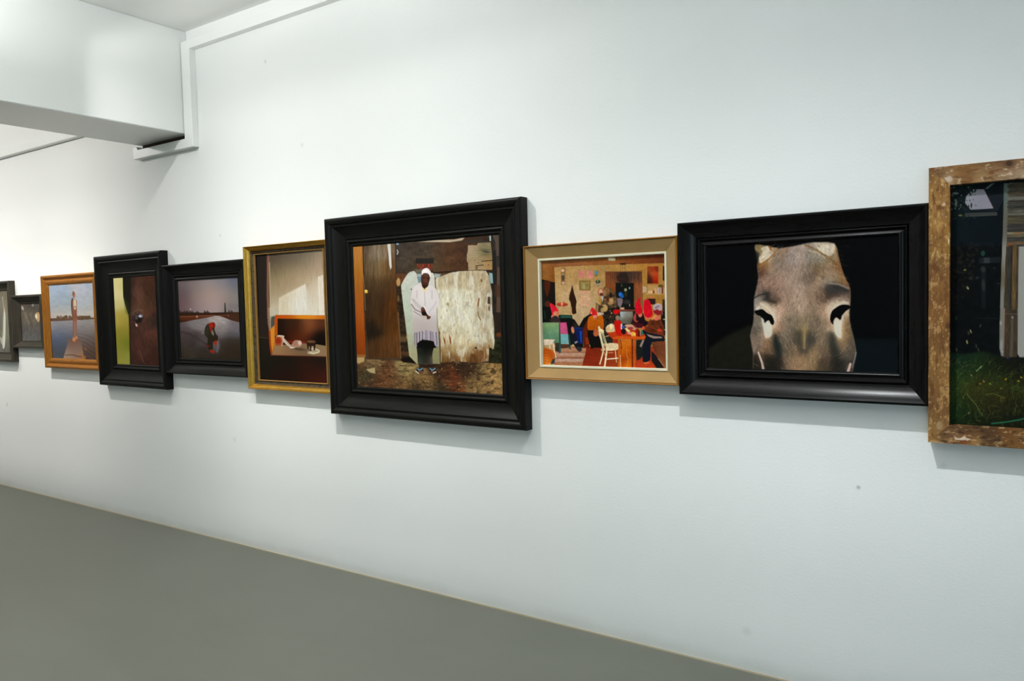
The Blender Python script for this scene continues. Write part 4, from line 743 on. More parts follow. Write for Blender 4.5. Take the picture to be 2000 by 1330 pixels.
    P.poly([(1040, 900), (1100, 950), (1180, 1060), (1300, 1250), (1150, 1260), (1040, 1100)], (18, 20, 24), 1.0, 0.95); P.line([(1180, 1060), (1330, 1250)], 16, (170, 120, 80), 0.9, 0.8)
    # white spindle chair in front
    P.poly([(110, 760), (250, 745), (345, 760), (350, 860), (300, 890), (140, 905), (90, 890)], (218, 190, 148), 0.7, 1, 2)
    P.at(1050, 600, 11.085); P.poly([(1310, 420), (1340, 405), (1365, 460), (1425, 490), (1441, 560), (1330, 500)], (222, 206, 160), 0.7); P.line([(1330, 440), (1360, 620), (1420, 880)], 34, (216, 196, 152), 0.6); P.line([(1440, 900), (1400, 1080), (1355, 1230)], 26, (226, 206, 166), 0.6)
    P.at(1175, 600, 10.64)
    P.poly([(0, 480), (50, 475), (50, 530), (0, 540)], (226, 208, 160), 0.6)
    for a, b, w in (((5, 520), (120, 890), 13), ((30, 520), (150, 890), 15), ((-20, 540), (70, 880), 12)): P.line([a, b], w, (222, 204, 160), 0.55)
    P.line([(115, 890), (70, 1240)], 34, (228, 206, 164), 0.6); P.line([(290, 890), (315, 1140)], 16, (222, 190, 150), 0.6); P.line([(120, 1080), (345, 1055)], 24, (228, 206, 170), 0.6); P.line([(40, 900), (0, 1080)], 24, (222, 200, 156), 0.6); P.line([(50, 930), (90, 1010)], 14, (206, 150, 100), 0.6); P.line([(130, 950), (240, 940)], 12, (206, 140, 90), 0.6)
    P.poly([(0, 860), (60, 880), (110, 900), (0, 910)], (206, 180, 136), 0.8, 0.9)
    P.tex(None, 0.09, 30, 30, 77, 0, 2); P.tex(None, 0.07, 120, 90, 78, 0, 2)

def paint_J(P):
    P.fill((8, 10, 11))
    P.at(1850, 350, 5.32)
    m0 = P.rect(30, 40, 600, 690, (10, 17, 22), 2, 1); P.tex(None, 0.6, 40, 40, 3)
    P.field([(300, 450, (10, 20, 26)), (150, 500, (12, 22, 24)), (500, 300, (9, 14, 18)), (150, 150, (16, 24, 24)), (500, 120, (12, 18, 22)), (400, 600, (8, 14, 18))], 120, P.poly_mask([(30, 40), (600, 40), (590, 640), (30, 650)], 4), 0.8)
    m = P.poly([(200, 180), (270, 110), (385, 110), (485, 305), (250, 320), (190, 250)], (128, 124, 134), 0.7)
    for k in range(16): P.line([(190+k*22, 330), (270+k*22, 190-k*2)], 4, (98, 96, 108), 0.5, 0.5)
    P.field([(240, 200, (150, 148, 150)), (350, 250, (122, 118, 130)), (450, 290, (140, 136, 146))], 60, m, 0.35)
    P.line([(385, 110), (485, 305)], 5, (104, 60, 50), 0.6, 0.8); P.poly([(395, 105), (460, 52), (500, 45), (420, 105)], (92, 98, 98), 0.8)
    P.line([(210, 325), (490, 312)], 12, (22, 26, 26), 0.8); P.poly([(190, 350), (520, 340), (525, 375), (190, 390)], (52, 54, 52), 0.9); P.line([(200, 385), (520, 372)], 5, (84, 84, 78), 0.7, 0.6)
    rs = np.random.RandomState(11)
    for k in range(150):
        x, y = rs.uniform(45, 300), rs.uniform(60, 420)
        if x > 210 and y > 170 and rs.rand() < 0.75: continue
        a = rs.uniform(0, math.pi); L = rs.uniform(8, 20); lit = rs.rand() < 0.22
        c = (120, 130, 116) if lit and y < 330 else ((18, 28, 26) if rs.rand() < 0.7 else (46, 56, 44))
        P.line([(x, y), (x+L*math.cos(a), y+L*math.sin(a))], rs.uniform(6, 12), c, 0.5, 0.85, 2)
    P.ell(90, 150, 34, 12, (150, 156, 156), 0, 0.8, 0.6); P.ell(95, 250, 12, 40, (150, 152, 140), 0, 1, 0.6); P.ell(140, 375, 20, 9, (110, 104, 50), 0, 0.6, 0.8)
    for (x, y) in ((235, 120), (265, 130), (295, 125), (225, 290), (255, 270), (240, 150)): P.ell(x, y, 9, 22, (22, 32, 26), rs.uniform(-40, 40), 0.6, 0.9)
    P.ell(378, 765, 22, 28, (26, 60, 50), 0, 1, 0.9); P.poly([(340, 810), (560, 800), (560, 860), (340, 870)], (24, 28, 30), 1.2, 0.9); P.rect(385, 810, 450, 865, (52, 56, 56), 1, 0.8); P.poly([(360, 890), (410, 890), (410, 1330), (365, 1330)], (20, 24, 26), 1.4, 0.8)
    for (x, y, w, h) in ((380, 930, 24, 30), (250, 1020, 20, 16), (320, 1015, 20, 12), (280, 840, 10, 16), (385, 1090, 18, 60), (500, 915, 16, 8), (540, 1075, 14, 8)): P.ell(x, y, w, h, (44, 48, 46), rs.uniform(-30, 30), 1.0, 0.7)
    P.ell(190, 935, 14, 8, (130, 130, 60), -20, 0.6, 0.9); P.ell(220, 1120, 10, 20, (150, 150, 100), -30, 0.6, 0.9)
    P.blot(P.poly_mask([(60, 660), (330, 650), (330, 900), (200, 1250), (60, 1300)], 3), (34, 30, 20), 0.05, 0.3, 24, 20, 19, 0, 0.7)
    # the pale corner post
    P.poly([(590, 50), (645, 50), (640, 400), (615, 800), (600, 1330), (560, 1330), (575, 800), (588, 400)], (96, 98, 90), 0.7)
    P.field([(615, 100, (84, 92, 84)), (605, 500, (92, 88, 78)), (595, 800, (128, 124, 114)), (585, 1000, (96, 84, 66)), (580, 1250, (116, 116, 106))], 90, P.poly_mask([(590, 50), (645, 50), (640, 400), (615, 800), (600, 1330), (560, 1330), (575, 800), (588, 400)]))
    P.line([(636, 200), (628, 640)], 5, (104, 50, 34), 0.6, 0.7)
    # weathered siding
    m = P.poly([(645, 40), (1700, 40), (1700, 690), (628, 690)], (66, 60, 50), 0.7)
    for k, (y, c) in enumerate([(80, (50, 44, 32)), (150, (56, 48, 36)), (205, (96, 94, 86)), (250, (56, 56, 52)), (290, (46, 46, 44)), (330, (78, 74, 66)), (365, (88, 84, 74)), (410, (78, 68, 48)), (450, (72, 64, 48)), (490, (44, 44, 44)), (530, (50, 48, 46)), (560, (110, 100, 80)), (590, (84, 74, 56)), (625, (52, 52, 52)), (660, (96, 72, 50))]):
        P.line([(640, y), (1700, y-30)], 30, c, 1.0, 0.85)
    P.tex(m, 0.35, 120, 8, 23, -1)
    for y in (235, 320, 385, 470, 545, 605): P.line([(640, y), (1700, y-30)], 5, (22, 20, 18), 0.6, 0.8)
    P.poly([(628, 670), (680, 665), (670, 700), (626, 705)], (130, 70, 30), 0.8, 0.9); P.ell(740, 560, 40, 8, (140, 84, 36), -3, 0.8, 0.7)
    # door frame boards and pale door
    P.at(1850, 350, 5.32); Q = P.p([(626, 700), (750, 690), (745, 1330)]); P.at(1850, 600, 5.54); Q += P.p([(770, 530), (640, 540), (600, 530), (620, 0)]); P.ox = P.oy = 0; P.s = 1
    m = P.poly(Q, (58, 48, 36), 0.7); P.at(1850, 350, 5.32)
    P.line([(660, 700), (650, 1330)], 40, (48, 46, 42), 1, 0.9); P.line([(710, 700), (700, 1330)], 40, (92, 70, 40), 1, 0.9); P.line([(680, 700), (672, 1330)], 6, (16, 14, 12), 0.6, 0.9); P.tex(m, 0.4, 8, 90, 29)
    P.poly([(750, 695), (1700, 670), (1700, 1400), (745, 1400)], (140, 136, 130), 0.7)
    P.at(1850, 600, 5.54)
    P.poly([(585, 0), (640, 0), (630, 300), (625, 520), (600, 520), (580, 440), (580, 200)], (112, 108, 98), 0.7); P.line([(636, 0), (630, 460)], 5, (120, 56, 36), 0.6, 0.8); P.ell(592, 160, 10, 24, (150, 156, 150), 0, 0.8, 0.8); P.ell(600, 400, 16, 60, (140, 138, 130), 0, 1, 0.7); P.ell(610, 470, 14, 12, (150, 146, 140), 0, 0.8, 0.7)
    P.line([(640, 60), (770, 62)], 10, (74, 70, 64), 0.7, 0.9); P.line([(720, 90), (705, 520)], 30, (84, 74, 64), 1.0, 0.7); P.ell(718, 100, 12, 12, (120, 116, 110))
    P.poly([(775, 0), (1700, -10), (1700, 545), (800, 535), (775, 490)], (140, 136, 130), 0.7)
    # grass
    P.line([(310, 105), (580, 112)], 8, (30, 30, 34), 1.0, 0.7)
    for x, y, c in ((105, 110, (30, 60, 36)), (370, 190, (60, 56, 46)), (265, 250, (140, 140, 90)), (225, 365, (160, 160, 90)), (110, 450, (70, 66, 54)), (325, 410, (56, 54, 44)), (350, 450, (60, 58, 46)), (240, 270, (60, 60, 40))): P.ell(x, y, 8, 22, c, rs.uniform(-30, 20), 0.7, 0.85)
    m = P.poly([(30, 480), (200, 500), (400, 470), (560, 520), (640, 540), (1700, 540), (1700, 1330), (30, 1330)], (16, 28, 14), 4.0)
    P.field([(100, 560, (12, 28, 22)), (300, 620, (22, 40, 20)), (120, 720, (28, 54, 26)), (100, 850, (44, 54, 18)), (300, 850, (52, 46, 16)), (500, 650, (18, 26, 12)), (650, 620, (12, 14, 10)), (780, 600, (10, 10, 8)), (650, 780, (34, 40, 14)), (500, 830, (50, 54, 18)), (700, 900, (46, 44, 16)), (120, 1050, (24, 46, 22)), (350, 1000, (36, 34, 14)), (500, 950, (44, 40, 18)), (650, 1050, (32, 28, 12)), (300, 1200, (18, 26, 12)), (600, 1200, (20, 24, 12)), (780, 1150, (16, 20, 10)), (1200, 800, (40, 46, 18)), (1200, 1150, (20, 26, 12))], 110, m)
    for k in range(1100):
        x = rs.uniform(40, 1650); y = rs.uniform(560, 1290); L = rs.uniform(30, 110); a = -math.pi/2+rs.normal(0.1, 0.8); q = rs.rand()
        c = (56, 90, 36) if q < 0.28 else (96, 92, 36) if q < 0.46 else (126, 112, 56) if q < 0.54 else (6, 10, 6)
        if x > 560 and y < 640: c = (26, 30, 16)
        P.line([(x, y), (x+L*0.5*math.cos(a), y+L*0.5*math.sin(a)), (x+L*math.cos(a+0.35), y+L*math.sin(a+0.35))], rs.uniform(5, 9), c, 0.5, rs.uniform(0.25, 0.55), 2)
    for (x, y, c) in ((375, 640, (130, 140, 90)), (275, 730, (120, 106, 50)), (370, 820, (140, 90, 36)), (650, 770, (170, 130, 20)), (820, 750, (150, 130, 24)), (790, 790, (150, 120, 30)), (480, 820, (110, 120, 40)), (670, 540, (60, 50, 96)), (410, 795, (120, 110, 44)), (600, 870, (100, 90, 34)), (250, 1140, (120, 100, 60))): P.ell(x, y, 14, 9, c, rs.uniform(-60, 60), 0.7, 0.8)
    P.line([(330, 680), (400, 620)], 16, (110, 130, 80), 0.7, 0.8, 4); P.line([(230, 940), (320, 1040), (400, 1170)], 7, (96, 106, 54), 0.6, 0.8); P.line([(500, 1255), (650, 1240), (820, 1210), (1000, 1150)], 16, (36, 96, 66), 0.8, 0.85)
    P.line([(430, 940), (520, 925), (640, 980)], 8, (96, 100, 30), 0.7, 0.7)

def paint_JF(P, side):
    """paint residue, knots and grain on the four old boards"""
    P.at(1780, 300, 8.868)
    P.fill((118, 84, 42))
    rot = 0 if side in ('top', 'bottom') else 90
    P.tex(None, 0.30, 260, 12, 5 if rot == 0 else 6, rot); P.tex(None, 0.25, 90, 60, 7, rot)
    if side == 'left':
        P.field([(380, 300, (116, 78, 40)), (400, 430, (84, 56, 30)), (500, 470, (150, 114, 66)), (360, 650, (160, 116, 54)), (500, 700, (146, 104, 48)), (620, 750, (112, 72, 34)), (400, 900, (150, 108, 54)), (560, 880, (160, 122, 70)), (630, 1000, (86, 52, 24)), (480, 1100, (160, 122, 64)), (560, 1250, (146, 102, 44)), (400, 1400, (120, 82, 40)), (480, 1700, (148, 106, 48)), (400, 1850, (90, 62, 28)), (560, 2000, (104, 68, 34)), (420, 2200, (128, 88, 42)), (400, 2500, (106, 68, 30)), (560, 2700, (116, 76, 36)), (420, 3000, (112, 74, 34)), (560, 3200, (96, 62, 30)), (400, 3500, (120, 84, 40)), (560, 3700, (128, 92, 46)), (420, 4000, (112, 78, 38)), (520, 4250, (104, 70, 34)), (420, 4500, (94, 66, 34)), (600, 4600, (116, 74, 38)), (480, 4750, (140, 114, 66)), (400, 4900, (124, 84, 40))], 150, None, 0.85)
        P.blot(None, (188, 150, 96), 0.10, 0.4, 60, 100, 12, 0, 0.55); P.blot(None, (196, 170, 130), 0.34, 0.1, 30, 50, 15, 0, 0.5); P.blot(None, (92, 54, 24), 0.08, 0.35, 80, 150, 13, 0, 0.7); P.tex(None, 0.18, 12, 160, 17)
        P.ell(560, 880, 34, 26, (206, 180, 150), -20, 1.4, 0.8); P.ell(540, 460, 40, 50, (196, 156, 96), 0, 2, 0.7); P.ell(480, 1250, 60, 100, (182, 138, 76), 0, 3, 0.55); P.ell(650, 1500, 10, 60, (210, 196, 170), 0, 0.8, 0.8)
        P.ell(640, 2960, 40, 50, (70, 40, 20), 0, 2.5, 0.8); P.ell(500, 4690, 60, 70, (170, 150, 110), 0, 2.5, 0.6)
    elif side == 'top':
        P.field([(380, 300, (124, 84, 44)), (600, 250, (128, 88, 44)), (900, 250, (106, 70, 34)), (1300, 220, (96, 64, 32)), (1680, 200, (74, 44, 24)), (1900, 150, (108, 72, 40)), (450, 350, (72, 46, 28)), (800, 330, (146, 104, 56)), (1000, 430, (110, 76, 40)), (650, 430, (176, 154, 132)), (1150, 440, (172, 142, 106)), (1400, 400, (156, 126, 96)), (1650, 380, (162, 132, 104)), (1900, 300, (180, 160, 138)), (880, 450, (104, 66, 30)), (1000, 330, (124, 84, 46)), (1300, 480, (140, 108, 66)), (2500, 250, (112, 78, 44)), (3500, 200, (120, 86, 50)), (5000, 100, (110, 78, 44))], 120, None, 0.85)
        P.blot(None, (204, 184, 160), 0.16, 0.25, 100, 50, 21, -6, 0.6); P.blot(None, (92, 56, 26), 0.10, 0.3, 140, 44, 22, -6, 0.6); P.tex(None, 0.18, 180, 10, 18, -6)
        P.ell(1700, 190, 56, 42, (48, 28, 16), 0, 1.6, 0.9); P.ell(1700, 190, 100, 80, (70, 44, 24), 0, 5, 0.4); P.ell(1390, 345, 50, 24, (110, 54, 28), 0, 1.6, 0.7); P.ell(650, 450, 60, 50, (200, 186, 172), 0, 2, 0.6)
    elif side == 'bottom':
        P.at(1780, 780, 8.868)
        P.field([(450, 600, (110, 76, 40)), (600, 600, (70, 48, 34)), (700, 480, (90, 60, 32)), (950, 480, (56, 38, 24)), (900, 560, (78, 52, 28)), (1150, 540, (84, 54, 26)), (1350, 560, (66, 42, 22)), (1400, 700, (56, 36, 22)), (1700, 600, (96, 60, 26)), (1850, 700, (110, 74, 36)), (400, 700, (150, 114, 66)), (800, 700, (180, 150, 100)), (950, 700, (120, 64, 30)), (1150, 730, (176, 142, 90)), (700, 720, (110, 66, 32)), (1500, 770, (112, 78, 40)), (2500, 700, (90, 60, 30)), (4000, 800, (96, 64, 34))], 110, None, 0.85)
        P.blot(None, (188, 160, 116), 0.24, 0.12, 80, 34, 31, 3, 0.5); P.blot(None, (50, 32, 20), 0.14, 0.16, 130, 40, 32, 3, 0.6); P.tex(None, 0.2, 180, 10, 19, 3)
        P.poly([(760, 600), (800, 640), (860, 650), (940, 605), (980, 640), (1060, 660), (1000, 690), (860, 680), (780, 670)], (206, 190, 170), 0.9, 0.85); P.poly([(330, 700), (400, 690), (560, 720), (600, 750), (330, 750)], (190, 158, 110), 1.2, 0.6); P.poly([(860, 690), (980, 670), (1000, 740), (880, 750)], (112, 58, 26), 1.4, 0.8); P.line([(760, 510), (820, 530)], 10, (150, 116, 80), 0.8, 0.7)
    else:
        P.blot(None, (180, 146, 96), 0.18, 0.12, 60, 120, 41, 0, 0.7); P.blot(None, (84, 52, 24), 0.16, 0.16, 60, 120, 42, 0, 0.7)

def paint_F(P):
    P.fill((36, 28, 24))
    P.at(490, 480, 9.5)
    m = P.poly([(340, 60), (1500, 20), (1500, 1290), (350, 1290)], (150, 132, 106), 0.8)
    P.field([(400, 180, (66, 56, 46)), (700, 150, (84, 74, 64)), (1000, 130, (104, 94, 80)), (1300, 130, (134, 118, 98)), (420, 350, (92, 78, 60)), (700, 350, (110, 96, 74)), (1000, 350, (124, 108, 86)), (1300, 350, (156, 134, 112)), (430, 550, (120, 106, 76)), (700, 550, (140, 122, 92)), (1000, 550, (158, 138, 110)), (1250, 480, (172, 150, 124)),
             (430, 800, (140, 124, 94)), (650, 780, (156, 134, 106)), (850, 650, (160, 138, 110)), (1100, 700, (180, 162, 136)), (430, 1000, (164, 146, 120)), (420, 1200, (180, 170, 150)), (1150, 900, (194, 180, 158)), (1150, 1150, (204, 196, 178)), (700, 1100, (196, 184, 162)), (900, 1000, (204, 198, 186)), (1300, 800, (208, 196, 180))], 130, m)
    p1 = P.poly([(525, 960), (1000, 700), (1020, 820), (1040, 1290), (520, 1290)], (200, 190, 170), 2.0, 0.75)
    P.field([(560, 1000, (190, 176, 150)), (800, 850, (198, 186, 164)), (950, 770, (206, 200, 188)), (900, 1050, (208, 204, 194)), (600, 1200, (196, 182, 158)), (900, 1230, (206, 198, 184))], 110, p1)
    P.poly([(1240, 560), (1360, 510), (1500, 480), (1500, 1290), (1260, 1290)], (210, 200, 186), 1.6, 0.8); P.line([(540, 970), (545, 1280)], 26, (212, 200, 178), 1.4, 0.4); P.line([(1250, 570), (1275, 1280)], 26, (222, 214, 200), 1.4, 0.6)
    P.tex(m, 0.07, 12, 120, 3); P.tex(m, 0.04, 5, 40, 4)
    m = P.poly([(80, 140), (310, 130), (290, 900), (310, 1330), (120, 1330), (90, 600)], (34, 28, 26), 0.8)
    P.poly([(60, 150), (110, 150), (150, 1330), (110, 1330)], (12, 10, 8), 1.0, 0.9)
    P.line([(318, 140), (315, 500), (310, 900), (325, 1330)], 44, (124, 88, 66), 1.2, 1, 44); P.line([(300, 140), (295, 900), (305, 1330)], 14, (70, 40, 30), 0.9, 0.8); P.line([(345, 300), (355, 900), (375, 1330)], 16, (170, 154, 130), 0.9, 0.8)
    P.at(490, 600, 8.3125)
    P.poly([(265, 0), (300, 0), (310, 250), (340, 330), (290, 360), (270, 250)], (130, 100, 76), 1.0, 0.9); P.poly([(300, 0), (400, 0), (400, 110), (390, 300), (310, 340)], (176, 166, 146), 1.2, 0.9)
    P.poly([(330, 150), (395, 130), (390, 300), (320, 340), (320, 220)], (56, 54, 44), 1.6, 0.85)
    # lower dark zone
    P.poly([(110, 480), (300, 490), (340, 770), (1400, 790), (1400, 1300), (120, 1300)], (22, 16, 12), 1.0)
    P.field([(250, 600, (28, 24, 18)), (250, 1000, (24, 22, 16)), (600, 860, (22, 20, 14)), (1100, 860, (22, 20, 15)), (600, 1050, (34, 18, 12)), (1000, 1050, (52, 22, 14)), (1180, 1150, (60, 24, 16)), (500, 1150, (30, 16, 12)), (900, 950, (40, 20, 14))], 130, P.poly_mask([(110, 500), (290, 500), (340, 790), (1400, 800), (1400, 1300), (120, 1300)]))
    P.line([(130, 485), (280, 500)], 9, (96, 76, 56), 0.8, 0.8)
    # couch
    m = P.poly([(400, 120), (1400, 120), (1400, 660), (1230, 640), (900, 570), (400, 600)], (26, 16, 10), 0.8)
    P.field([(480, 250, (28, 16, 10)), (480, 450, (22, 12, 8)), (650, 250, (52, 30, 16)), (750, 300, (40, 22, 12)), (850, 300, (84, 42, 20)), (930, 250, (128, 76, 42)), (980, 300, (120, 66, 36)), (900, 420, (96, 44, 20)), (750, 450, (72, 28, 12)), (1080, 250, (76, 42, 24)), (1150, 250, (84, 42, 22)), (1100, 420, (20, 12, 8)), (1180, 500, (14, 10, 8)), (640, 420, (52, 20, 10)), (800, 530, (80, 30, 12)), (1000, 520, (16, 10, 8))], 80, m)
    m = P.poly([(400, 118), (1400, 118), (1400, 180), (430, 175), (430, 440), (390, 460), (385, 200)], (190, 96, 18), 0.7)
    P.field([(430, 140, (170, 66, 12)), (600, 150, (176, 84, 14)), (850, 145, (202, 120, 22)), (950, 145, (208, 128, 30)), (1150, 150, (190, 100, 22)), (410, 300, (156, 60, 10)), (405, 420, (170, 80, 16))], 90, m)
    m = P.poly([(290, 370), (385, 290), (385, 500), (400, 620), (345, 770), (320, 740), (300, 600)], (196, 122, 34), 0.7); P.line([(300, 380), (310, 600), (335, 770)], 30, (130, 44, 14), 1.0, 0.9); P.line([(300, 365), (380, 295)], 18, (170, 110, 60), 0.9, 0.8)
    P.line([(340, 770), (370, 640), (385, 560)], 8, (110, 60, 24), 0.8, 0.7)
    P.line([(500, 550), (900, 570)], 30, (120, 34, 14), 1.2, 0.9)
    m = P.poly([(385, 620), (600, 600), (830, 580), (1050, 590), (1400, 650), (1400, 790), (340, 775)], (122, 96, 70), 0.9)
    P.field([(420, 700, (140, 110, 78)), (600, 720, (130, 98, 68)), (860, 620, (130, 108, 78)), (850, 700, (100, 76, 52)), (1100, 650, (128, 104, 74)), (1180, 740, (136, 108, 80)), (700, 700, (112, 84, 60)), (450, 760, (136, 96, 64))], 90, m)
    P.line([(345, 780), (700, 785), (1400, 795)], 14, (96, 40, 22), 1.0, 0.85); P.ell(790, 675, 90, 22, (64, 46, 34), 5, 2.0, 0.7)
    # jug, cloth, tray
    P.poly([(395, 480), (450, 450), (530, 455), (540, 500), (500, 590), (520, 620), (440, 615), (390, 590)], (150, 74, 40), 1.0, 1, 3); P.ell(440, 540, 46, 50, (130, 36, 18), 0, 2.0, 0.9); P.poly([(400, 465), (450, 445), (540, 455), (530, 490), (470, 475)], (190, 174, 156), 0.8); P.line([(500, 470), (520, 540), (500, 620)], 22, (190, 150, 120), 1, 0.9)
    P.poly([(520, 490), (560, 520), (650, 620), (680, 650), (640, 650), (530, 560)], (196, 178, 162), 0.9, 1, 2); P.line([(540, 520), (650, 640)], 8, (110, 80, 66), 0.7, 0.7); P.line([(640, 650), (680, 650), (740, 620)], 24, (200, 186, 176), 0.9)
    m = P.poly([(660, 630), (680, 560), (730, 525), (800, 540), (825, 590), (790, 640), (720, 640)], (160, 120, 98), 0.9, 1, 3); P.ell(790, 570, 30, 36, (206, 188, 176), 0, 1.4, 0.8); P.ell(720, 580, 34, 40, (150, 106, 84), 0, 2, 0.8)
    P.ell(1010, 700, 104, 44, (200, 186, 156), 3, 0.8); P.ell(1020, 700, 70, 26, (150, 130, 104), 3, 0.9, 0.8); P.ell(920, 690, 60, 24, (96, 72, 52), 0, 1, 0.8); P.line([(920, 740), (1010, 752), (1090, 720)], 10, (226, 214, 190), 0.7, 0.8)
    P.poly([(895, 555), (930, 535), (1030, 540), (1048, 560), (1045, 610), (1035, 690), (1015, 690), (1010, 620), (975, 620), (975, 700), (955, 700), (945, 615), (935, 680), (915, 670), (905, 600)], (40, 22, 14), 0.7); P.ell(975, 548, 70, 22, (104, 72, 48), 0, 0.8, 0.9)
    P.ell(1000, 650, 12, 26, (186, 180, 150), 0, 0.8, 0.7); P.ell(945, 650, 12, 24, (150, 136, 110), 0, 0.8, 0.6)

def paint_E(P):
    P.at(340, 535, 14.286)
    P.fill((120, 106, 106))
    P.field([(200, 260, (108, 96, 94)), (500, 260, (122, 110, 110)), (900, 220, (134, 124, 126)), (1300, 220, (116, 112, 118)), (1700, 200, (84, 86, 104)), (1750, 350, (92, 94, 104)), (250, 450, (92, 78, 86)), (600, 450, (128, 112, 108)), (1000, 480, (146, 128, 120)), (1400, 450, (134, 122, 120)), (1750, 550, (112, 104, 104)), (260, 620, (90, 74, 76)), (300, 780, (110, 78, 80)), (600, 650, (140, 120, 116)), (1000, 640, (160, 134, 124)), (1300, 700, (150, 128, 124)),
             (700, 850, (152, 128, 126)), (1100, 850, (156, 134, 132)), (1600, 700, (130, 118, 106)), (1600, 850, (118, 108, 104)), (1750, 950, (100, 96, 98)), (400, 930, (106, 90, 90)), (700, 1000, (136, 120, 124)), (1100, 1000, (150, 132, 130)), (1600, 1020, (112, 106, 110))], 170)
    P.line([(1540, 880), (1650, 870), (1820, 880)], 20, (96, 86, 90), 1.5, 0.5); P.line([(1560, 930), (1700, 950), (1820, 900)], 20, (90, 84, 90), 1.5, 0.5)
    P.ell(470, 985, 16, 18, (220, 196, 180), 0, 0.9)
    rs = np.random.RandomState(3)
    P.poly([(150, 1060), (500, 1070), (850, 1090), (1400, 1080), (1850, 1080), (1850, 1180), (150, 1190)], (44, 28, 18), 0.8)
    for k in range(26): x = rs.uniform(160, 700); h = rs.uniform(30, 130)*(1.1-(x-160)/620); P.poly([(x-20, 1090), (x, 1060-h*0.8), (x+20, 1090)], (60, 44, 44) if h > 60 else (46, 34, 28), 0.6, 0.75)
    for x, h in ((680, 60), (860, 90), (900, 60), (940, 95), (980, 50), (1540, 100), (1600, 90), (1630, 60)): P.poly([(x-34, 1100), (x, 1100-h), (x+34, 1100)], (54, 34, 28), 0.6, 0.9)
    P.poly([(1410, 1090), (1415, 820), (1438, 815), (1460, 1090)], (40, 34, 26), 0.6)
    m = P.poly([(150, 1150), (600, 1150), (1250, 1150), (1400, 1150), (1850, 1110), (1850, 1500), (150, 1500)], (80, 38, 20), 0.8); P.line([(180, 1195), (650, 1185), (1150, 1160)], 22, (124, 72, 50), 0.9, 0.9); P.poly([(1400, 1150), (1850, 1110), (1850, 1440), (1600, 1320), (1450, 1230)], (58, 34, 22), 1.0); P.rect(630, 1160, 675, 1225, (160, 120, 98), 0.7); P.ell(1515, 1180, 20, 16, (110, 80, 70), 0, 0.8); P.line([(1250, 1165), (1550, 1150)], 10, (130, 70, 46), 0.8, 0.7)
    P.at(340, 615, 14)
    P.poly([(150, 130), (400, 150), (400, 170), (170, 210)], (52, 26, 14), 1)
    m = P.poly([(150, 220), (500, 150), (900, 80), (1160, 30), (1260, 40), (1420, 100), (1560, 160), (1740, 210), (1900, 230), (1900, 1330), (150, 1330)], (90, 82, 84), 0.8)
    P.field([(250, 260, (96, 84, 88)), (500, 220, (118, 110, 112)), (800, 180, (126, 118, 118)), (1150, 90, (150, 138, 132)), (1250, 140, (158, 150, 146)), (1400, 200, (130, 122, 122)), (1650, 250, (102, 92, 96)), (700, 300, (122, 114, 114)), (1300, 350, (124, 114, 114)), (1600, 380, (100, 92, 96)), (250, 400, (76, 64, 64)), (350, 600, (70, 58, 58)), (600, 600, (64, 54, 54)), (750, 650, (78, 68, 70)), (1350, 450, (112, 104, 102)), (1450, 620, (76, 72, 76)), (1700, 550, (76, 74, 80)), (1500, 700, (52, 44, 40)), (1700, 800, (46, 38, 30)), (1400, 900, (44, 34, 26)),
             (300, 800, (60, 52, 48)), (550, 800, (56, 48, 46)), (400, 1050, (56, 48, 40)), (800, 1050, (48, 40, 34)), (1200, 1100, (42, 34, 26)), (1600, 1150, (44, 34, 26)), (300, 1150, (52, 42, 34)), (1200, 700, (90, 80, 84)), (1200, 880, (86, 80, 86)), (1780, 1100, (40, 34, 24))], 110, m)
    P.line([(220, 460), (450, 520), (700, 680), (950, 830)], 46, (52, 42, 40), 1.8, 0.7); P.line([(400, 360), (620, 450), (850, 560)], 40, (78, 66, 66), 1.8, 0.6); P.line([(560, 355), (700, 375), (830, 400)], 14, (140, 116, 104), 0.9, 0.7); P.ell(800, 495, 34, 20, (140, 134, 138), 0, 1.2, 0.7); P.ell(1350, 210, 50, 12, (170, 162, 158), 8, 1, 0.7); P.line([(1700, 430), (1760, 470)], 14, (130, 122, 124), 1, 0.6)
    P.tex(m, 0.12, 90, 20, 5, 20)
    P.poly([(1220, 660), (1800, 640), (1860, 1300), (1250, 1300), (1230, 900)], (42, 33, 24), 5, 0.5)
    P.line([(1190, 720), (1220, 860), (1180, 1000)], 60, (110, 102, 110), 1.8, 0.55)
    # the stooping figure
    P.poly([(960, 240), (1060, 230), (1120, 300), (1110, 400), (1160, 540), (1210, 600), (1190, 720), (1100, 740), (1070, 760), (1070, 930), (960, 960), (920, 800), (930, 640), (860, 560), (845, 440), (870, 330), (910, 270)], (36, 30, 18), 0.9, 1, 3)
    P.poly([(880, 330), (940, 250), (1000, 240), (980, 330), (960, 520), (900, 560), (855, 480)], (40, 44, 30), 1.0, 0.8, 3)
    P.poly([(1020, 470), (1060, 400), (1100, 520), (1090, 580), (1050, 540)], (124, 112, 112), 0.8, 0.9)
    P.poly([(950, 250), (1030, 215), (1090, 205), (1130, 250), (1125, 340), (1060, 350), (1050, 420), (1020, 490), (990, 400), (960, 300)], (132, 28, 14), 0.8, 1, 3); P.ell(1090, 290, 40, 60, (110, 24, 14), 0, 1.0, 0.8); P.ell(1030, 295, 44, 40, (158, 36, 16), 0, 1.2, 0.7)
    P.poly([(1110, 720), (1170, 700), (1180, 780), (1150, 840), (1100, 800)], (140, 38, 18), 0.9, 1, 2); P.poly([(990, 960), (1080, 965), (1120, 1020), (1080, 1050), (1010, 1020)], (140, 32, 18), 0.9, 1, 3); P.ell(935, 850, 44, 26, (110, 24, 20), 0, 1.0, 0.85)

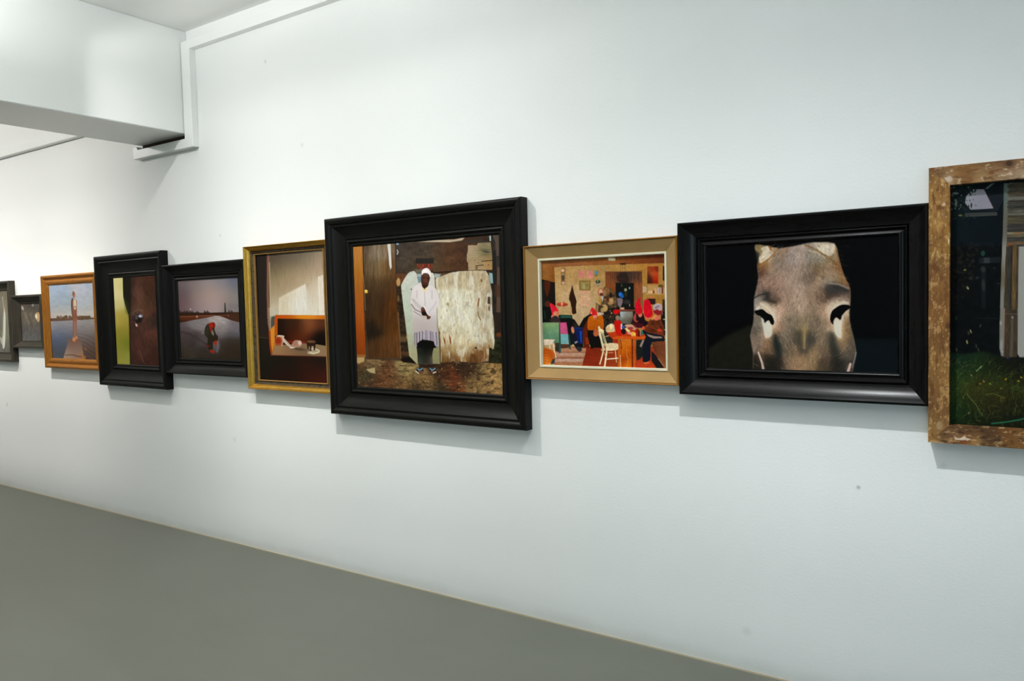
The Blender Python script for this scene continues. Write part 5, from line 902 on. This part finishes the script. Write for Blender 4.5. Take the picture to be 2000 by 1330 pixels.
def paint_D(P):
    P.at(210, 530, 7.0)
    P.fill((56, 34, 26))
    P.field([(250, 150, (26, 18, 12)), (250, 350, (26, 18, 12)), (350, 120, (58, 36, 26)), (420, 200, (74, 46, 36)), (400, 300, (84, 54, 46)), (330, 420, (60, 36, 26)), (440, 420, (88, 56, 38)), (520, 150, (60, 34, 24)), (600, 120, (66, 38, 26)), (550, 250, (56, 32, 22)), (620, 350, (64, 40, 28)), (540, 420, (60, 40, 28)), (500, 550, (86, 52, 38)), (580, 500, (84, 50, 36)), (640, 600, (52, 34, 26)), (590, 680, (48, 36, 30)), (500, 700, (76, 44, 34)), (420, 500, (96, 66, 44)), (340, 550, (66, 44, 36)), (330, 680, (56, 34, 28)),
             (330, 850, (60, 36, 28)), (450, 850, (72, 42, 34)), (560, 850, (84, 48, 38)), (400, 1000, (70, 40, 34)), (520, 1000, (60, 36, 28)), (620, 900, (74, 42, 32)), (360, 1150, (54, 32, 26)), (460, 1120, (80, 48, 38)), (560, 1200, (58, 32, 24)), (650, 1150, (56, 32, 24)), (400, 1250, (56, 32, 26)), (500, 750, (66, 42, 32))], 52)
    P.tex(None, 0.22, 26, 60, 5, -12); P.tex(None, 0.12, 10, 26, 6)
    g = [(40, 80), (192, 80), (198, 300), (225, 430), (270, 560), (285, 700), (295, 900), (302, 1100), (308, 1300), (100, 1300), (80, 700)]
    m = P.poly(g, (150, 140, 60), 0.7)
    P.field([(120, 120, (190, 180, 124)), (120, 300, (196, 184, 136)), (180, 200, (182, 172, 116)), (140, 450, (186, 174, 116)), (200, 600, (156, 142, 62)), (120, 650, (166, 148, 68)), (230, 700, (146, 130, 50)), (180, 850, (130, 120, 40)), (260, 850, (130, 122, 40)), (200, 1000, (108, 112, 36)), (250, 950, (96, 104, 30)), (160, 1000, (134, 126, 44)), (200, 1150, (122, 122, 46)), (270, 1200, (134, 138, 60)), (160, 1230, (146, 134, 50))], 60, m)
    P.poly([(192, 80), (300, 80), (300, 560), (285, 600), (262, 560), (230, 460), (200, 340)], (20, 16, 10), 1.0, 0.9)
    for k in range(9): x = 200+k*9; P.line([(x, 330+k*12), (x+22, 480+k*14), (x+30, 560+k*10)], 5, (44, 60, 14), 0.5, 0.6, 2)
    P.line([(280, 560), (290, 800), (302, 1290)], 9, (24, 34, 12), 0.8, 0.9)
    P.line([(285, 600), (300, 900), (312, 1300)], 18, (38, 22, 16), 1.2, 0.7)
    P.ell(410, 620, 62, 70, (40, 26, 24), 20, 1.6, 0.9); P.line([(330, 560), (390, 510), (470, 520)], 16, (104, 84, 72), 1.2, 0.7); P.line([(340, 590), (400, 555), (465, 575)], 9, (96, 84, 80), 0.8, 0.8)
    P.ell(415, 640, 44, 50, (22, 15, 15), 0, 1.0); P.ell(385, 615, 22, 34, (86, 76, 84), 10, 1.0, 0.8); P.ell(438, 597, 30, 22, (150, 146, 164), 0, 0.9); P.ell(430, 598, 14, 12, (206, 206, 216), 0, 0.8)
    P.line([(362, 680), (380, 740)], 8, (120, 90, 86), 0.7, 0.8); P.ell(384, 722, 13, 22, (206, 176, 160), -30, 0.8)
    P.line([(430, 1080), (470, 1200), (490, 1240)], 16, (108, 66, 54), 1.4, 0.6)

def paint_C(P):
    P.at(85, 545, 8.064)
    P.fill((150, 156, 170))
    P.field([(150, 150, (150, 164, 184)), (300, 150, (146, 162, 184)), (500, 130, (172, 172, 180)), (700, 120, (156, 166, 184)), (650, 230, (172, 174, 184)), (200, 300, (152, 164, 178)), (350, 300, (146, 160, 174)), (600, 330, (166, 172, 184)), (750, 280, (170, 174, 184)), (200, 420, (152, 162, 172)), (350, 450, (158, 168, 172)), (650, 430, (172, 178, 184)), (200, 560, (182, 172, 166)), (350, 580, (188, 180, 172)), (650, 550, (190, 184, 178)), (780, 560, (190, 180, 172))], 75)
    P.tex(None, 0.07, 60, 40, 5)
    m = P.poly([(80, 655), (900, 635), (900, 1300), (80, 1300)], (120, 122, 134), 0.8)
    P.field([(150, 700, (156, 152, 152)), (350, 690, (150, 148, 150)), (650, 680, (156, 150, 150)), (800, 700, (150, 144, 142)), (200, 820, (104, 108, 126)), (350, 820, (112, 112, 122)), (650, 800, (128, 122, 124)), (800, 850, (120, 110, 106)), (200, 950, (78, 88, 112)), (350, 950, (78, 84, 98)), (650, 930, (96, 88, 88)), (780, 1000, (96, 80, 74)), (200, 1100, (70, 78, 92)), (300, 1150, (70, 72, 78)), (700, 1100, (84, 66, 58)), (780, 1180, (78, 60, 54)), (200, 1220, (74, 80, 88)), (720, 1220, (72, 54, 46))], 90, m)
    for k in range(10): P.line([(560, 860+k*26), (700, 900+k*34), (860, 980+k*40)], 7, (150, 130, 120) if k % 2 else (66, 52, 48), 0.6, 0.35)
    P.tex(m, 0.10, 70, 10, 6, 10)
    P.poly([(100, 625), (220, 620), (460, 625), (460, 655), (200, 668), (100, 665)], (96, 72, 60), 0.8); P.poly([(525, 600), (700, 595), (730, 615), (820, 610), (820, 635), (530, 650)], (100, 72, 54), 0.8)
    rs = np.random.RandomState(2)
    for k in range(60):
        x = rs.choice([rs.uniform(220, 460), rs.uniform(525, 730)]); P.ell(x, 620+rs.uniform(-24, 10), 18, 22, (88, 72, 52) if rs.rand() < 0.6 else (116, 84, 58), 0, 0.8, 0.7)
    P.line([(90, 640), (130, 655)], 20, (80, 40, 30), 0.8, 0.8)
    # jetty
    m = P.poly([(400, 950), (580, 940), (635, 1230), (640, 1300), (300, 1300), (320, 1220)], (132, 104, 90), 0.8); P.field([(480, 980, (116, 84, 66)), (480, 1080, (122, 98, 88)), (480, 1160, (136, 110, 98)), (400, 1240, (156, 130, 112)), (560, 1250, (150, 110, 80))], 60, m)
    P.line([(340, 1200), (450, 1195), (560, 1225), (620, 1225)], 12, (70, 48, 38), 0.8, 0.85); P.ell(660, 1105, 20, 26, (140, 84, 50), 0, 1, 0.9); P.poly([(590, 1210), (660, 1210), (665, 1260), (600, 1270)], (160, 104, 54), 0.9, 0.9)
    # boy
    P.poly([(440, 320), (470, 320), (470, 620), (450, 610), (432, 420)], (58, 62, 58), 0.8, 0.9, 2)
    P.poly([(455, 330), (500, 315), (525, 350), (522, 480), (525, 620), (520, 760), (525, 880), (505, 900), (498, 760), (490, 680), (485, 800), (486, 930), (462, 940), (462, 700), (452, 480)], (142, 88, 66), 0.7, 1)
    P.field([(490, 540, (128, 74, 58)), (475, 800, (140, 96, 74)), (515, 750, (150, 96, 76)), (470, 420, (150, 96, 84)), (510, 450, (150, 90, 64))], 50, P.poly_mask([(455, 330), (525, 350), (525, 880), (462, 940)]), 0.6)
    P.line([(492, 680), (495, 790), (494, 900)], 9, (134, 130, 134), 0.6, 0.8)
    P.poly([(478, 325), (510, 335), (518, 430), (500, 490), (480, 470), (470, 400)], (206, 184, 154), 0.8, 1, 2); P.ell(497, 440, 16, 8, (84, 76, 72), 0, 0.7, 0.8)
    P.ell(478, 250, 20, 50, (156, 96, 68), 0, 0.7); P.ell(466, 230, 12, 34, (104, 68, 50), 0, 0.8, 0.8); P.ell(478, 955, 26, 34, (190, 128, 88), 0, 0.8); P.ell(516, 928, 20, 30, (186, 122, 84), 0, 0.8)
    P.poly([(80, 660), (125, 900), (150, 1240), (130, 1300), (80, 1300)], (40, 28, 22), 1.0, 0.8)

def paint_B(P):
    P.at(0, 530, 7.0); P.fill((88, 82, 74))
    P.field([(320, 500, (76, 68, 62)), (480, 480, (72, 66, 60)), (380, 620, (96, 88, 76)), (450, 700, (92, 84, 74)), (340, 780, (78, 74, 72)), (480, 850, (80, 78, 76)), (400, 900, (92, 90, 88)), (520, 760, (78, 74, 70))], 60)
    P.line([(330, 560), (380, 700), (400, 800)], 16, (120, 104, 84), 1.0, 0.5); P.line([(370, 560), (430, 740)], 12, (60, 54, 48), 1.0, 0.6); P.tex(None, 0.2, 16, 50, 4, 20)
    P.ell(305, 500, 12, 26, (160, 156, 148), -20, 0.9); P.ell(432, 458, 12, 20, (124, 124, 112), 0, 0.9); P.poly([(465, 590), (500, 550), (525, 590), (525, 660), (510, 690), (480, 650)], (170, 136, 96), 0.9, 1, 3); P.ell(480, 610, 14, 34, (206, 196, 172), -10, 0.8)

def paint_A(P):
    P.at(0, 530, 7.0); P.fill((104, 104, 92))
    P.field([(20, 300, (88, 84, 72)), (90, 300, (110, 100, 82)), (30, 450, (100, 98, 88)), (100, 500, (120, 108, 84)), (90, 700, (112, 110, 88)), (20, 700, (100, 100, 96)), (110, 900, (104, 108, 88)), (60, 1050, (92, 92, 86)), (-100, 600, (84, 84, 76)), (-250, 700, (72, 72, 66))], 80)
    P.tex(None, 0.18, 16, 120, 4)
    P.poly([(50, 500), (70, 620), (72, 850), (60, 1030), (30, 1050), (25, 900), (35, 700), (42, 560)], (196, 194, 182), 1.0, 0.95, 3); P.line([(20, 350), (45, 520)], 10, (180, 178, 168), 0.8, 0.7); P.line([(30, 700), (36, 880)], 8, (150, 84, 80), 0.9, 0.6); P.poly([(-20, 900), (30, 920), (50, 1050), (0, 980)], (190, 180, 168), 1.2, 0.7)

# brightness of each print against the light that falls on it
G_A = 1.15; G_B = 1.2; G_C = 0.95; G_D = 1.3; G_E = 1.15; G_F = 1.02; G_G = 1.12; G_H = 1.14; G_I = 1.18; G_J = 1.25; G_JF = 1.2

# ------------------------------------------------------------------ picture frames
def cove(s0, t0, s1, t1, n=7, p=2.0):
    return [(s0+(s1-s0)*k/n, t1+(t0-t1)*(1-k/n)**p) for k in range(n+1)]
def round_(s0, t0, s1, t1, h, n=5):
    """bead: an arch of height h over the chord"""
    return [(s0+(s1-s0)*k/n, t0+(t1-t0)*k/n+h*math.sin(math.pi*k/n)) for k in range(n+1)]
def rail_mesh(name, side, R, ins, prof, mats, parent, org, matrange=None, smooth=38):
    x0, x1, z0, z1 = R; L, Rr, T, B = ins
    V = []; UV = []; d = 0; last = None
    for s, t in prof:
        if last is not None: d += math.hypot((s-last[0])*T, t-last[1])
        last = (s, t)
        a, b, c, e = x0+s*L, x1-s*Rr, z0+s*B, z1-s*T
        ends = {'top': ((a, e), (b, e)), 'bottom': ((a, c), (b, c)), 'left': ((a, c), (a, e)), 'right': ((b, c), (b, e))}[side]
        for (x, z) in ends:
            V.append((x-org[0], -t-org[1], z-org[2]))
            UV.append(((x if side in ('top', 'bottom') else z)+{'top': 0, 'bottom': 3.3, 'left': 7.1, 'right': 11.7}[side], d))
    n = len(prof)
    F = [(2*k, 2*((k+1) % n), 2*((k+1) % n)+1, 2*k+1) for k in range(n)]
    caps = [[2*k for k in range(n)], [2*k+1 for k in range(n)][::-1]]
    o = mesh_obj(name, V, F+caps, None, parent, uvs=UV)
    for m in mats: o.data.materials.append(m)
    recalc(o)
    if matrange:
        for p in o.data.polygons[:n]:
            k = p.index
            if k < len(matrange) and matrange[k]: p.material_index = matrange[k]
    for p in o.data.polygons: p.use_smooth = True
    o.data.set_sharp_from_angle(angle=math.radians(smooth))
    return o
def picture(label, R, t_print, ins, prof, mat, src_px, painter, gain, rough=0.35, res=330, slip=None, matfn=None, prof_ins=None):
    x0, x1, z0, z1 = R
    org = ((x0+x1)/2, 0.0, z0)
    root = bpy.data.objects.new('framed_photograph', None); COL.objects.link(root); root.location = org
    root.empty_display_size = 0.1
    root['label'] = label; root['category'] = 'picture'; root['group'] = 'framed photographs hung in one row on the white wall'
    mats = mat if isinstance(mat, list) else [mat]
    mr = [matfn(k, prof) for k in range(len(prof))] if matfn else None
    for side in ('top', 'bottom', 'left', 'right'):
        rail_mesh('frame_rail', side, R, ins, prof, mats, root, org, mr)
    if slip:
        nm, sprof, smat, slab = slip
        for side in ('top', 'bottom', 'left', 'right'):
            q = rail_mesh(nm, side, R, ins, sprof, [smat], root, org)
            if slab: q['label'] = slab
    L, Rr, T, B = ins
    dst = [(x0+L, z1-T), (x1-Rr, z1-T), (x1-Rr, z0+B), (x0+L, z0+B)]
    sheet('photo_print', x0+L-0.002, x1-Rr+0.002, z0+B-0.002, z1-T+0.002, t_print, dst, src_px, painter, mat_print('photo_paper', rough, gain), root, org, res)
    # plain hardboard closing the back
    b = box('backing_board', (x0+L*0.7-org[0], -t_print+0.0005, z0+B*0.7-org[2]), (x1-Rr*0.7-org[0], -0.0005, z1-T*0.7-org[2]), M_BOARD, root)
    return root

M_BLACK = mat_stain('black_stained_wood', (0.0028, 0.0027, 0.0020, 1), (0.0055, 0.0052, 0.0040, 1), 0.38, 0.16)
M_EBONY = mat_stain('black_lacquered_wood', (0.0015, 0.0015, 0.0015, 1), (0.003, 0.0028, 0.0028, 1), 0.27, 0.22)
M_BROWNBLACK = mat_stain('dark_brown_stained_wood', (0.022, 0.019, 0.013, 1), (0.055, 0.046, 0.032, 1), 0.5, 0.2)
M_HONEY = mat_gilt('honey_gold_wood', rgb(158, 96, 26), rgb(196, 130, 48), rgb(96, 48, 12), 0.6, 0.38, 0.62)
M_GILT = mat_gilt('worn_olive_gilt', rgb(178, 134, 40), rgb(208, 168, 80), rgb(96, 60, 16), 0.85, 0.34, 0.60)
M_GILTFLAT = mat_gilt('speckled_brown_flat', rgb(56, 44, 26), rgb(92, 72, 38), rgb(30, 22, 12), 0.1, 0.6, 0.5)
M_SLIPGOLD = mat_plain('thin_gold_edge', rgb(150, 112, 56), 0.45)
M_BRASS = mat_stain('golden_brown_bead', rgb(120, 76, 18), rgb(160, 108, 36), 0.42, 0.4)
M_TAN = mat_plain('tan_linen_paint', rgb(160, 128, 82), 0.75, 500, 0.4, 0.2, 0.08, 8)
M_CREAM = mat_plain('cream_slip_paint', rgb(214, 208, 182), 0.55)
M_BOARD = mat_plain('hardboard', rgb(96, 70, 44), 0.8)
M_RECLAIM = mat_reclaimed()

P_BLACK = [(0, 0), (0, 0.050), (0.012, 0.058), (0.04, 0.063)] + round_(0.04, 0.063, 0.20, 0.059, 0.003)[1:] + [(0.235, 0.052), (0.25, 0.049), (0.265, 0.051), (0.31, 0.051), (0.335, 0.047)] + cove(0.335, 0.047, 0.74, 0.021)[1:] + [(0.755, 0.016)] + round_(0.775, 0.020, 0.88, 0.019, 0.006) + [(0.90, 0.013)] + round_(0.91, 0.013, 0.98, 0.011, 0.002, 3) + [(1, 0.008), (1, 0)]
def scaled(prof, k, lip=None): return [(s, t*k) for s, t in prof]
P_SCOOP = [(0, 0), (0, 0.046), (0.015, 0.053), (0.05, 0.056), (0.09, 0.056), (0.12, 0.053)] + cove(0.12, 0.053, 0.62, 0.020, 9, 1.8)[1:] + [(0.64, 0.015)] + round_(0.66, 0.018, 0.76, 0.018, 0.006) + [(0.80, 0.013), (0.84, 0.013)] + round_(0.86, 0.014, 0.97, 0.012, 0.004) + [(1, 0.008), (1, 0)]
P_HONEY = [(0, 0), (0, 0.042), (0.03, 0.050)] + round_(0.03, 0.050, 0.30, 0.050, 0.005) + [(0.38, 0.042), (0.45, 0.038), (0.52, 0.039)] + round_(0.52, 0.039, 0.88, 0.040, 0.005) + [(1, 0.033), (1, 0)]
P_BOX = [(0, 0), (0, 0.042), (0.03, 0.046), (0.05, 0.048), (0.24, 0.048), (0.28, 0.044)] + cove(0.28, 0.044, 0.9, 0.012, 5, 1.3)[1:] + [(0.92, 0.015), (0.97, 0.014), (1, 0.010), (1, 0)]
P_GILT = [(0, 0), (0, 0.044), (0.02, 0.050), (0.07, 0.052), (0.11, 0.049), (0.14, 0.045), (0.17, 0.046), (0.21, 0.044)] + round_(0.22, 0.042, 0.52, 0.022, 0.003, 5) + [(0.56, 0.016), (0.60, 0.013), (0.90, 0.009), (0.90, 0)]
P_GILTSLIP = [(0.90, 0.0005), (0.90, 0.013), (0.93, 0.016), (0.98, 0.015), (1, 0.009), (1, 0.0005)]
P_TAN = [(0, 0), (0, 0.042), (0.02, 0.049)] + round_(0.02, 0.049, 0.10, 0.049, 0.003, 4)[1:] + [(0.12, 0.043), (0.14, 0.043), (0.15, 0.046), (0.84, 0.021), (0.84, 0)]
P_TANSLIP = [(0.84, 0.0005), (0.84, 0.023), (0.86, 0.026), (0.96, 0.026), (1, 0.020), (1, 0.0005)]

picture('leftmost dark brown frame, cut by the photo edge, grey-green print with a pale streak',
        (-8.10, -7.345, 1.133, 1.835), 0.005, (0.09, 0.13, 0.077, 0.080), P_BOX, M_BROWNBLACK,
        [(-45, 570.5), (14.7, 565.7), (22.5, 688.6), (-36, 686)], paint_A, G_A, res=300)
picture('smallest dark brown frame, murky grey photo with one orange and white spot',
        (-7.345, -6.785, 1.257, 1.706), 0.005, (0.098, 0.115, 0.070, 0.063), P_BOX, M_BROWNBLACK,
        [(40, 592.8), (74.8, 591), (81, 666.7), (44, 664.5)], paint_B, G_B, res=340)
picture('honey gold wooden frame, photo of a boy on a lake jetty',
        (-6.775, -5.917, 1.102, 1.852), 0.030, (0.094, 0.073, 0.079, 0.081), P_HONEY, M_HONEY,
        [(95.2, 557.8), (182.2, 551.7), (189, 703.3), (103, 698.8)], paint_C, G_C, res=360)
picture('thick black frame, close-up photo of a brown horse eye beside a yellow-green strip',
        (-5.916, -5.034, 0.996, 1.963), 0.006, (0.172, 0.158, 0.166, 0.160), scaled(P_BLACK, 0.95), M_BLACK,
        [(219.2, 544.3), (299.3, 536.4), (311.7, 714.5), (227.8, 711.2)], paint_D, G_D, res=420)
picture('scooped black frame, dusk photo of a stooping red-hooded figure on a wet road',
        (-5.034, -4.14, 1.112, 1.858), 0.005, (0.114, 0.118, 0.110, 0.107), P_SCOOP, M_BLACK,
        [(348.4, 548.4), (465.2, 542.6), (471.6, 703.6), (355.5, 698)], paint_E, G_E, res=420)
picture('worn olive gilt frame, photo of an orange-edged couch below a sunlit cream wall',
        (-4.14, -3.387, 1.045, 1.932), 0.004, (0.063, 0.071, 0.053, 0.055), P_GILT, [M_GILT, M_GILTFLAT],
        [(499.2, 497.3), (630.7, 485.8), (640.6, 747.9), (508.2, 742)], paint_F, G_F, res=420,
        slip=('gold_slip', P_GILTSLIP, M_SLIPGOLD, 'thin gold slip next to the photo'), matfn=lambda k, p: 1 if p[k][0] >= 0.52 else 0)
picture('largest black frame, photo of a person in white cap and cardigan before a shack',
        (-3.386, -2.044, 0.933, 2.044), 0.006, (0.172, 0.165, 0.164, 0.161), P_BLACK, M_BLACK,
        [(690, 481.7), (973.8, 458.4), (981, 769.8), (700, 755)], paint_G, G_G, res=380)
picture('tan frame with cream inner slip, photo of a kitchen party in red caps',
        (-2.044, -1.272, 1.180, 1.810), 0.012, (0.079, 0.070, 0.073, 0.069), P_TAN, [M_TAN, M_BRASS],
        [(1057, 511.5), (1297.3, 495.8), (1302.3, 718.4), (1062, 713.7)], paint_H, G_H, res=520,
        slip=('cream_slip', P_TANSLIP, M_CREAM, 'cream painted inner slip'), matfn=lambda k, p: 1 if p[k][0] < 0.12 else 0)
picture('wide glossy black frame, photo of a donkey face against black',
        (-1.270, -0.343, 1.146, 1.860), 0.007, (0.112, 0.104, 0.104, 0.112), P_SCOOP, M_EBONY,
        [(1380.3, 484), (1752.4, 464), (1750.8, 724.5), (1382.4, 719.8)], paint_I, G_I, res=520)

# the last frame, of four reclaimed boards, runs out of the photograph on the right
def reclaimed_picture():
    R = x0, x1, z0, z1 = (-0.343, 0.40, 1.020, 1.979); w = 0.0645; t = 0.050
    org = ((x0+x1)/2, 0.0, z0)
    root = bpy.data.objects.new('framed_photograph', None); COL.objects.link(root); root.location = org
    root['label'] = 'rightmost frame, of weathered reclaimed wood, photo of a shed corner and long grass'
    root['category'] = 'picture'; root['group'] = 'framed photographs hung in one row on the white wall'
    m, nt, bs = nodes('reclaimed_wood')
    at = N(nt, 'ShaderNodeAttribute', attribute_name='print_colour')
    sc = N(nt, 'ShaderNodeVectorMath', operation='SCALE'); nt.links.new(at.outputs['Color'], sc.inputs[0]); sc.inputs['Scale'].default_value = G_JF
    nt.links.new(sc.outputs[0], bs.inputs['Base Color']); bs.inputs['Roughness'].default_value = 0.7; bs.inputs['Specular IOR Level'].default_value = 0.25
    bump(nt, bs, noise(nt, mapped(nt, 'Object', (60, 60, 60)), 1, 6, 0.6), 0.4, 0.002)
    # wall point -> picture coordinates of the face
    wx = [x0, -0.067]; src = [(x0, z1), (-0.067, z1), (-0.067, z0), (x0, z0)]
    dst = [(1812.9, 329.2), (2000, 311.6), (2000, 871.6), (1813.8, 861.7)]
    Hm = homog(src, dst)
    rs = np.random.RandomState(5)
    for side in ('left', 'right', 'top', 'bottom'):
        nl, nw = (520, 34)
        u = np.linspace(0, 1, nl); q = np.concatenate([[0, 0, 0], np.linspace(0, 1, nw), [1, 1, 1]])
        yy = np.concatenate([[0, t*0.5, t-0.002], np.full(nw, t), [t-0.002, t*0.5, 0]])
        uu, qq = np.meshgrid(u, q, indexing='ij'); Y = np.broadcast_to(yy, qq.shape).copy()
        ins = qq*w
        if side in ('left', 'right'):
            z = z0+ins+(z1-z0-2*ins)*uu; x = (x0+ins) if side == 'left' else (x1-ins)
        else:
            x = x0+ins+(x1-x0-2*ins)*uu; z = (z1-ins) if side == 'top' else (z0+ins)
        # slightly uneven sawn edge and face
        wob = fbm((x+z)*22+ {'left': 3, 'right': 9, 'top': 15, 'bottom': 21}[side], qq*0+1, 77, 4)*0.0016
        out = np.where(qq <= 0.0, wob, 0)
        if side == 'left': x = x-np.clip(out, -1, 0)
        if side == 'right': x = x+np.clip(out, -1, 0)
        if side == 'top': z = z+np.clip(out, -1, 0)
        if side == 'bottom': z = z-np.clip(out, -1, 0)
        face = (Y == t)
        Y = Y+np.where(face, fbm(x*60, z*60, 31, 3)*0.0006, 0)
        PX, PY = apply_h(Hm, x, z); P = Paint(PX, PY); paint_JF(P, side)
        v = np.stack([x-org[0], -Y-org[1], z-org[2]], -1).reshape(-1, 3)
        i = np.arange(v.shape[0]).reshape(qq.shape)
        f = np.stack([i[:-1, :-1], i[1:, :-1], i[1:, 1:], i[:-1, 1:]], -1).reshape(-1, 4)
        me = bpy.data.meshes.new('frame_board'); me.from_pydata(v.tolist(), [], f.tolist()); me.update(); me.materials.append(m)
        set_colour(me, clampimg(P)); o = link(bpy.data.objects.new('frame_board', me), root)
        me.update(); n = me.polygons[(nl//2)*(len(q)-1)+len(q)//2].normal
        if n.y > 0:
            bm = bmesh.new(); bm.from_mesh(me); bmesh.ops.reverse_faces(bm, faces=bm.faces); bm.to_mesh(me); bm.free()
    dst2 = [(x0+w, z1-0.0635), (-0.067, z1-0.0705), (-0.067, z0+0.070), (x0+w, z0+0.0685)]
    px = [(1858, 363.5), (2000, 355.4), (2000, 832.4), (1857.5, 825.2)]
    sheet('photo_print', x0+w-0.002, x1-w+0.002, z0+w-0.002, z1-w+0.006, 0.015, dst2, px, paint_J, mat_print('photo_paper', 0.4, G_J), root, org, 520)
    box('backing_board', (x0+w*0.7-org[0], -0.0145, z0+w*0.7-org[2]), (x1-w*0.7-org[0], -0.0005, z1-w*0.7-org[2]), M_BOARD, root)
reclaimed_picture()
